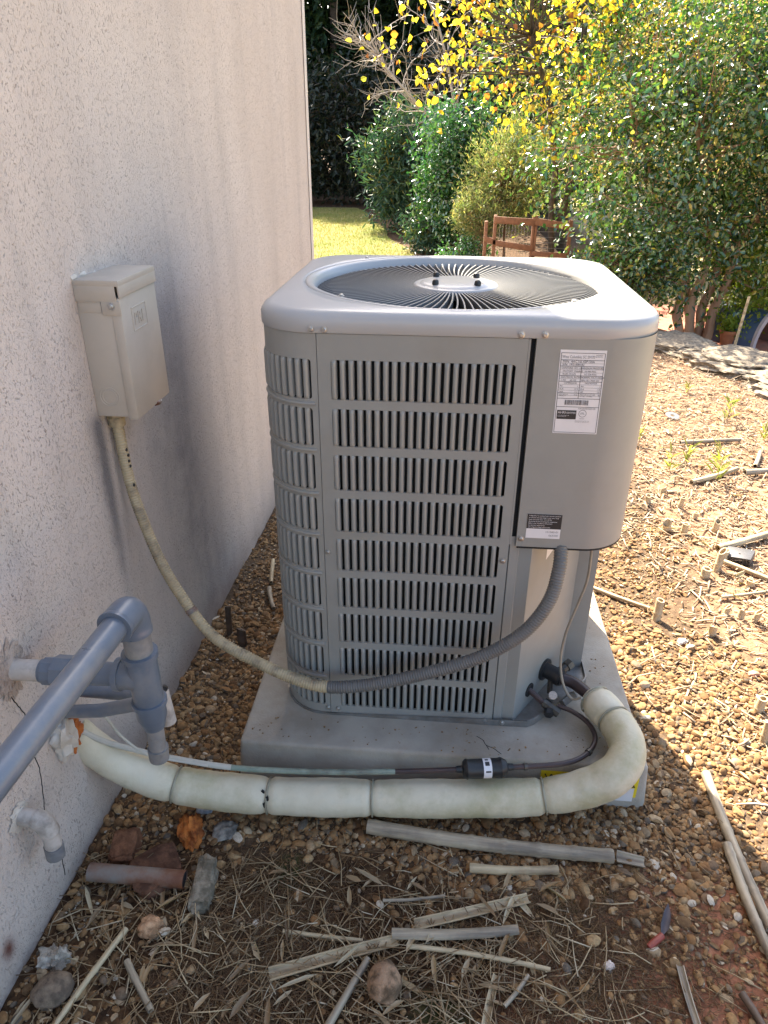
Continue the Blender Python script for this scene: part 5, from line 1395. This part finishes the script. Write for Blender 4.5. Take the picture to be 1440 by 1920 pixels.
# crape myrtle at the right, growing from the lower patio level behind the ledge
cut_low = lambda C: (C[:, 2] > .10 + .72 * np.clip((2.1 - C[:, 0]) / 1.1, 0, 1) + .22 * np.sin(C[:, 0] * 5)) & (C[:, 2] < 3.0)
my = make_plant('crape_myrtle', 'large glossy green crape myrtle with several smooth tan trunks at the right', 'tree', (2.48, 5.6, -.36),
    (2.62, 5.75, 1.45), (1.78, 1.25, 1.55), 900, 46, (.14, .14, .13), (.030, .076), (.017, .042), M['l_myrtle'],
    [[(2.37, 5.56, -.40), (2.36, 5.54, .10), (2.41, 5.56, .59), (2.13, 5.6, 1.5)], [(2.47, 5.6, -.40), (2.50, 5.61, .03), (2.57, 5.6, .52), (2.68, 5.66, 1.6)],
     [(2.53, 5.53, -.40), (2.58, 5.51, .03), (2.69, 5.48, .65), (3.1, 5.53, 1.7)], [(2.43, 5.66, -.40), (2.32, 5.68, .15), (2.02, 5.7, .77), (1.63, 5.78, 1.5)], [(2.32, 5.6, -.40), (2.25, 5.6, -.04), (2.23, 5.53, .33), (2.1, 5.4, .9)]],
    .048, M['bark'], .008, .30, .45, squash=cut_low, br=.5)
C, P, ci = cloud_points((2.55, 5.6, 1.75), (1.75, 1.3, 1.35), 200, 46, (.06, .06, .07), .75, lambda C: C[:, 2] > .5)
n = len(P); V, F = leafcloud(P - np.array((2.48, 5.6, -.36)), rdir(n), rdir(n), rng.uniform(.010, .020, n), rng.uniform(.010, .016, n), .2)
sh = ob('seed_heads', mesh_np('seed_heads', V, F), M['l_seed'], my)
# low glossy shrub in front of the fence
make_plant('low_shrub', 'low glossy green shrub directly behind the unit, left of the myrtle trunks', 'shrub', (1.42, 4.75, 0), (1.56, 4.8, .46), (.50, .36, .46), 170, 42, (.07, .07, .07), (.03, .05), (.018, .03), M['l_myrtle'],
    [[(1.42, 4.75, -.02), (1.40, 4.75, .2), (1.35, 4.74, .5)], [(1.45, 4.78, -.02), (1.55, 4.8, .2), (1.65, 4.8, .5)]], .015, M['redtwig'], .004, .3)
# yellow redbud
make_plant('redbud_tree', 'redbud tree with round yellow autumn leaves above the wooden fence', 'tree', (1.15, 6.9, 0), (1.05, 6.5, 2.35), (1.65, .75, 1.10), 165, 12, (.14, .14, .13), (.035, .085), (.03, .075), M['l_redbud'],
    [[(1.15, 6.9, -.05), (1.10, 6.85, .8), (1.0, 6.7, 1.5), (.7, 6.6, 2.3)], [(1.2, 6.9, .6), (1.3, 6.8, 1.4), (1.45, 6.6, 2.4)]], .04, M['bark_dark'], .009, .35, .7, fold=.22,
    squash=lambda C: C[:, 2] > 1.70 - .35 * np.clip(C[:, 0] - .2, -1, .9))
# privet, feathery shrubs, bluish shrub
make_plant('privet_shrub', 'bright glossy privet shrub left of the feathery tan shrub', 'shrub', (.06, 8.5, 0), (.06, 8.5, 1.0), (.50, .45, .86), 210, 46, (.09, .09, .09), (.05, .075), (.028, .04), M['l_privet'],
    [[(.06, 8.5, -.02), (.05, 8.5, .5), (.0, 8.5, 1.1)], [(.1, 8.5, -.02), (.2, 8.5, .6), (.25, 8.5, 1.2)]], .02, M['bark_dark'], .006, .4)
make_plant('feathery_shrub', 'tall feathery shrub with tan tips above the wooden fence', 'shrub', (.66, 7.6, 0), (.66, 7.6, .98), (.46, .4, .50), 120, 75, (.06, .06, .15), (.04, .08), (.010, .016), M['l_feather'],
    [[(.66, 7.6, -.02), (.66, 7.6, .5), (.62, 7.6, 1.0)]], .02, M['redtwig'], .005, .3, -.6)
make_plant('feathery_shrub', 'small rounded feathery shrub left of the wooden fence', 'shrub', (.30, 7.2, 0), (.30, 7.2, .62), (.27, .25, .27), 80, 55, (.05, .05, .06), (.03, .06), (.009, .014), M['l_feather'],
    [[(.34, 7.2, -.02), (.35, 7.2, .25), (.31, 7.2, .6)], [(.38, 7.22, -.02), (.38, 7.2, .25), (.33, 7.2, .55)]], .018, M['bark'], .004, .3, -.5)
make_plant('low_shrub', 'low olive shrub at the foot of the small feathery shrub', 'shrub', (.14, 6.9, 0), (.14, 6.9, .2), (.24, .2, .24), 50, 42, (.06, .06, .06), (.03, .05), (.016, .024), M['l_privet'],
    [[(.14, 6.9, -.02), (.14, 6.9, .1), (.12, 6.9, .2)]], .01, M['redtwig'], .003, .3)
make_plant('evergreen_shrub', 'dark bluish green evergreen shrub at the lawn edge', 'shrub', (-.62, 11.5, 0), (-.68, 11.5, .95), (.72, .6, 1.05), 220, 46, (.13, .13, .10), (.09, .16), (.022, .035), M['l_blue'],
    [[(-.62, 11.5, -.02), (-.62, 11.5, .6), (-.7, 11.5, 1.2)]], .03, M['bark_dark'], .008, .35, .1)
make_plant('evergreen_shrub', 'low bluish shrub in front of the privet at the bed edge', 'shrub', (-.20, 8.9, 0), (-.22, 8.9, .32), (.36, .3, .36), 70, 46, (.09, .09, .08), (.06, .10), (.018, .028), M['l_blue'],
    [[(-.2, 8.9, -.02), (-.2, 8.9, .15), (-.22, 8.9, .35)]], .015, M['bark_dark'], .005, .3, .1)
make_plant('lime_shrub', 'lime green shrub glowing at the right edge beyond the patio', 'shrub', (2.98, 5.7, -.36), (2.98, 5.7, .20), (.40, .35, .42), 90, 45, (.06, .06, .06), (.03, .05), (.018, .028), M['l_lime'],
    [[(2.98, 5.7, -.38), (2.98, 5.7, -.1), (3.0, 5.7, .2)]], .015, M['redtwig'], .004, .3)
# bare tree
bt = empty('bare_tree', 'small leafless tree with pale twigs leaning over the lawn edge', 'tree', (.30, 10.3, 0)); BO = np.array((.30, 10.3, 0.))
tp = spline([(.30, 10.3, -.05), (.10, 10.2, .8), (-.22, 10.05, 1.52), (-.62, 10.0, 1.92), (-.95, 9.95, 2.25), (-1.25, 9.9, 2.60)], 8)
tp2 = spline([(.25, 10.2, .4), (.12, 10.1, 1.2), (-.05, 10.0, 2.0), (-.25, 9.95, 2.7), (-.5, 9.9, 3.2)], 8)
MB().tube(tp - BO, np.linspace(.035, .010, len(tp)), 8).build('trunk', M['twig'], bt); MB().tube(tp2 - BO, np.linspace(.03, .010, len(tp2)), 8).build('trunk', M['twig'], bt)
mb = MB(); tips = []
for src, lo_, hi_, cnt in ((tp, 18, len(tp) - 1, 30), (tp2, 10, len(tp2) - 1, 26)):
    for k_ in range(cnt):
        b = src[rng.integers(lo_, hi_)]; d = np.array((rng.normal(-.35, .55), rng.normal(0, .35), rng.normal(.35, .35))); d /= np.linalg.norm(d); L_ = rng.uniform(.35, .85)
        Q = [b]
        for i in range(5): d = d + rng.normal(0, .18, 3) + np.array((0, 0, .03)); d /= np.linalg.norm(d); Q.append(Q[-1] + d * L_ / 5)
        Q = np.array(Q); mb.tube(Q - BO, np.linspace(.0085, .003, 6), 4, cap=False)
        for j in range(7):
            b2 = Q[rng.integers(1, 6)]; d2 = d + rng.normal(0, .6, 3); d2 /= np.linalg.norm(d2); l2 = rng.uniform(.12, .36)
            Q2 = np.array([b2, b2 + d2 * l2 * .5 + rng.normal(0, .02, 3), b2 + d2 * l2 + rng.normal(0, .03, 3) + np.array((0, 0, .03))]); mb.tube(Q2 - BO, np.array([.0045, .0035, .002]), 3, cap=False)
mb.build('twigs', M['twig'], bt)

# dark woodland behind the lawn
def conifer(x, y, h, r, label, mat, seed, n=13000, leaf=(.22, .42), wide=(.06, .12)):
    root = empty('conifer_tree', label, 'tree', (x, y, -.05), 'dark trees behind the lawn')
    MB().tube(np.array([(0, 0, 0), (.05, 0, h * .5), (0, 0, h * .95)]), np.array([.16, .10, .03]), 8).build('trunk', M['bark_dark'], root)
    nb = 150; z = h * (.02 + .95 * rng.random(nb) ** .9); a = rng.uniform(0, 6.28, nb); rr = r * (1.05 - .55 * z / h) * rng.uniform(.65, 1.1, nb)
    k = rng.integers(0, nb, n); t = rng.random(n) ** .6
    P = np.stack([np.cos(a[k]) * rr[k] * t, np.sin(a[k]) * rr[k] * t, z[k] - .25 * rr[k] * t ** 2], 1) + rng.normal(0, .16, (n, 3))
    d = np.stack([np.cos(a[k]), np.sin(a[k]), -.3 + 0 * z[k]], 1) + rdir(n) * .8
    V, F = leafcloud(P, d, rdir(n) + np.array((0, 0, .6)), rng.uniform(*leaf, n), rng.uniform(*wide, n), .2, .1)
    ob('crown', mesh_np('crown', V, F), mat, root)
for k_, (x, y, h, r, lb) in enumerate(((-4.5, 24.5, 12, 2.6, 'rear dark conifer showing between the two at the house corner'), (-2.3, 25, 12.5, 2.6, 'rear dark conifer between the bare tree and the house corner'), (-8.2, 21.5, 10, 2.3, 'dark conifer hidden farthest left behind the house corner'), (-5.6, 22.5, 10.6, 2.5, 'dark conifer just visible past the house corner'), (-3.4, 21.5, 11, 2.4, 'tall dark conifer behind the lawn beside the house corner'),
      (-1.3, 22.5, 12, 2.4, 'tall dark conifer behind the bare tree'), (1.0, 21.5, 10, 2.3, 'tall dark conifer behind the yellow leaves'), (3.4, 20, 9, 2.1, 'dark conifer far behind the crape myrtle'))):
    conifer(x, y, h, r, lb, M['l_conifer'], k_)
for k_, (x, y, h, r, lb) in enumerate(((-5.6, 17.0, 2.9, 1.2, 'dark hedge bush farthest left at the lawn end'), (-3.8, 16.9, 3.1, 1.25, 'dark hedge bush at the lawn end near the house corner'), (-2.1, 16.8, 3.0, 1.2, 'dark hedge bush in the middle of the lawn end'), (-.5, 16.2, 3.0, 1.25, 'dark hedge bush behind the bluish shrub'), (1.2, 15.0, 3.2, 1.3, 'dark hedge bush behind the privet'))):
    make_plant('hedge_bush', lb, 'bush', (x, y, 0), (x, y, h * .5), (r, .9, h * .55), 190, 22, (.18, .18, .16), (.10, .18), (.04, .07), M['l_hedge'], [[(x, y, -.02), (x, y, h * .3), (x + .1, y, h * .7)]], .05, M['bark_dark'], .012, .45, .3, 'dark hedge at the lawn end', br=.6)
# mixed trees filling the back right
for k_, (x, y, h, r, lb) in enumerate(((1.9, 11.5, 5.2, 1.7, 'olive woodland tree behind the redbud'), (4.2, 10.5, 5.4, 1.8, 'olive woodland tree behind the crape myrtle'), (6.6, 10.0, 5.4, 1.9, 'olive woodland tree beyond the right edge'), (4.3, 8.8, 4.6, 1.5, 'autumn tinted tree close behind the crape myrtle'), (6.3, 7.8, 4.6, 1.6, 'autumn tinted tree behind the lime shrub'))):
    make_plant('woodland_tree', lb, 'tree', (x, y, -.05), (x, y, h * .52), (r, r * .8, h * .5), 260, 30, (.18, .18, .16), (.07, .12), (.04, .065), M['l_wood'], [[(x, y, -.4), (x + .05, y, h * .3), (x - .05, y, h * .75)], [(x, y, h * .15), (x + .3, y, h * .45), (x + .6, y, h * .7)]], .07, M['bark_dark'], .014, .35, .4, 'olive trees filling the back', br=.6)

# ------------------------------------------------------------------ wooden fence behind the unit
gt = empty('garden_fence', 'red stained wooden fence panels with wire mesh behind the unit', 'fence', (.86, 6.5, 0))
def gb(name, a, b, mat='redwood'): mb = MB(); mb.box(a, b); return mb.build(name, M[mat], gt, bevel=.004)
for x0, top_ in ((-.405, .70), (.0, .70), (.02, .70), (.385, .66), (-.50, .64)):
    gb('post', (x0, -.03, -.02), (x0 + .035, .02, top_))
def rail(x0, z0, x1, z1, h=.07):
    mb = MB(); y0, y1 = -.045, -.031
    mb.add([(x0, y0, z0), (x1, y0, z1), (x1, y1, z1), (x0, y1, z0), (x0, y0, z0 + h), (x1, y0, z1 + h), (x1, y1, z1 + h), (x0, y1, z0 + h)], [(0, 3, 2, 1), (4, 5, 6, 7), (0, 1, 5, 4), (1, 2, 6, 5), (2, 3, 7, 6), (3, 0, 4, 7)])
    mb.build('rail', M['redwood'], gt, bevel=.003)
rail(-.405, .62, .030, .60); rail(.022, .61, .42, .56); rail(-.405, .40, .03, .34, .06); rail(-.50, .44, -.37, .40, .06); rail(-.405, .08, .42, .08); rail(.022, .30, .42, .28, .05)
for k_ in range(11):
    x = -.37 + k_ * .033 if k_ < 11 else 0; MB().cyl((x, -.005, .05), (x, -.005, .62), .0014, 5).build('mesh_wire', M['screw'], gt)
for k_ in range(9):
    z = .10 + k_ * .055; MB().cyl((.05, -.005, z), (.39, -.005, z), .0016, 5).build('mesh_wire', M['screw'], gt)

# ------------------------------------------------------------------ patio things
tn = empty('play_tunnel', 'blue grey arched plastic shell with pale rim on the red patio', 'arched shell', (3.06, 5.44, -.352)); tn.rotation_euler = (0, 0, R(38))
def arch(r0_, r1_, y0, y1, name, mat):
    mb = MB(); n = 19; vv = []
    for y in (y0, y1):
        for r_ in (r0_, r1_):
            for k in range(n): a = R(180 * k / (n - 1)); vv.append((r_ * math.cos(a), y, r_ * math.sin(a) * 1.35))
    f = []
    for k in range(n - 1):
        f += [(k, k + 1, n + k + 1, n + k), (2 * n + k, 3 * n + k, 3 * n + k + 1, 2 * n + k + 1), (k, 2 * n + k, 2 * n + k + 1, k + 1), (n + k, n + k + 1, 3 * n + k + 1, 3 * n + k)]
    for k in (0, n - 1): f.append((k, n + k, 3 * n + k, 2 * n + k))
    mb.add(vv, f); mb.build(name, mat, tn, sharp=40)
arch(.215, .245, -.02, .50, 'shell', M['blueplastic']); arch(.205, .252, -.05, -.021, 'rim', M['pinkrim']); arch(.206, .214, .0, .49, 'lining', M['brownin'])
mb = MB(); mb.tube([(0, 0, 0), (.012, .0, .35), (.035, .0, .72)], [.012, .0115, .010], 10); o = mb.build('garden_stake', M['bamboo_pale'], loc=(2.22, 3.99, -.345)); tag(o, 'slanted wooden stake standing at the patio edge', 'stake')
pt = empty('flower_pot', 'terracotta flower pot with bright green plant on the patio', 'flower pot', (2.72, 5.45, -.352))
mb = MB(); pr = [(.055, 0), (.075, .11), (.083, .112), (.083, .14), (.072, .14), (.068, .10)]
mb.add([(r_ * math.cos(R(20 * a)), r_ * math.sin(R(20 * a)), z) for r_, z in pr for a in range(18)], [(i * 18 + a, i * 18 + (a + 1) % 18, i * 18 + 18 + (a + 1) % 18, i * 18 + 18 + a) for i in range(5) for a in range(18)] + [tuple(range(18))])
mb.build('pot', M['terracotta'], pt, sharp=40)
n = 260; P = rng.normal(0, 1, (n, 3)) * np.array((.055, .055, .05)) + np.array((0, 0, .20))
V, F = leafcloud(P, rdir(n) + np.array((0, 0, .4)), rdir(n) + np.array((0, 0, .8)), rng.uniform(.03, .055, n), rng.uniform(.015, .028, n))
ob('foliage', mesh_np('foliage', V, F), M['l_lime'], pt)

# weeds sprouting in the sunlit dirt
M['weed'] = leafmat('weed_blade', [(0, (0.18, 0.22, 0.04)), (.5, (0.32, 0.33, 0.08)), (1, (0.42, 0.34, 0.16))], .5, .45)
for x, y, h, lb in ((1.62, 2.30, .16, 'tallest green weed near the ledge stone'), (1.72, 2.02, .10, 'bushy weed just below the tallest one'), (1.20, 1.62, .14, 'leafy weed above the sunlit cane'), (1.36, 1.66, .12, 'weed with upright yellowish leaf'), (1.10, 1.55, .13, 'thin dry weed near the unit'),
                    (1.02, 1.85, .12, 'dry grass tuft beside the electrical cover'), (1.52, 2.75, .08, 'small weed near the washer'), (1.28, 1.42, .16, 'tall thin weed standing beside the sunlit cane'), (1.45, 3.7, .09, 'small green weed at the first ledge stone')):
    n = 14; a = rng.uniform(0, 6.28, n); t = rng.random(n)
    P = np.stack([rng.normal(0, .006, n), rng.normal(0, .006, n), t * h * .7], 1)
    V, F = leafcloud(P, np.stack([np.cos(a) * .6, np.sin(a) * .6, rng.uniform(.4, 1.2, n)], 1), np.stack([-np.cos(a), -np.sin(a), .6 + 0 * a], 1), rng.uniform(.35, .6, n) * h, rng.uniform(.006, .013, n), .2, .2)
    w = empty('weed', lb, 'weed', (x, y, gz(x, y)), 'weeds in the sunlit dirt')
    ob('leaves', mesh_np('leaves', V, F), M['weed'], w)
    MB().tube([(0, 0, -.01), (.004, .003, h * .5), (.01, -.004, h)], [.0022, .0018, .001], 6).build('stem', M['straw'], w)
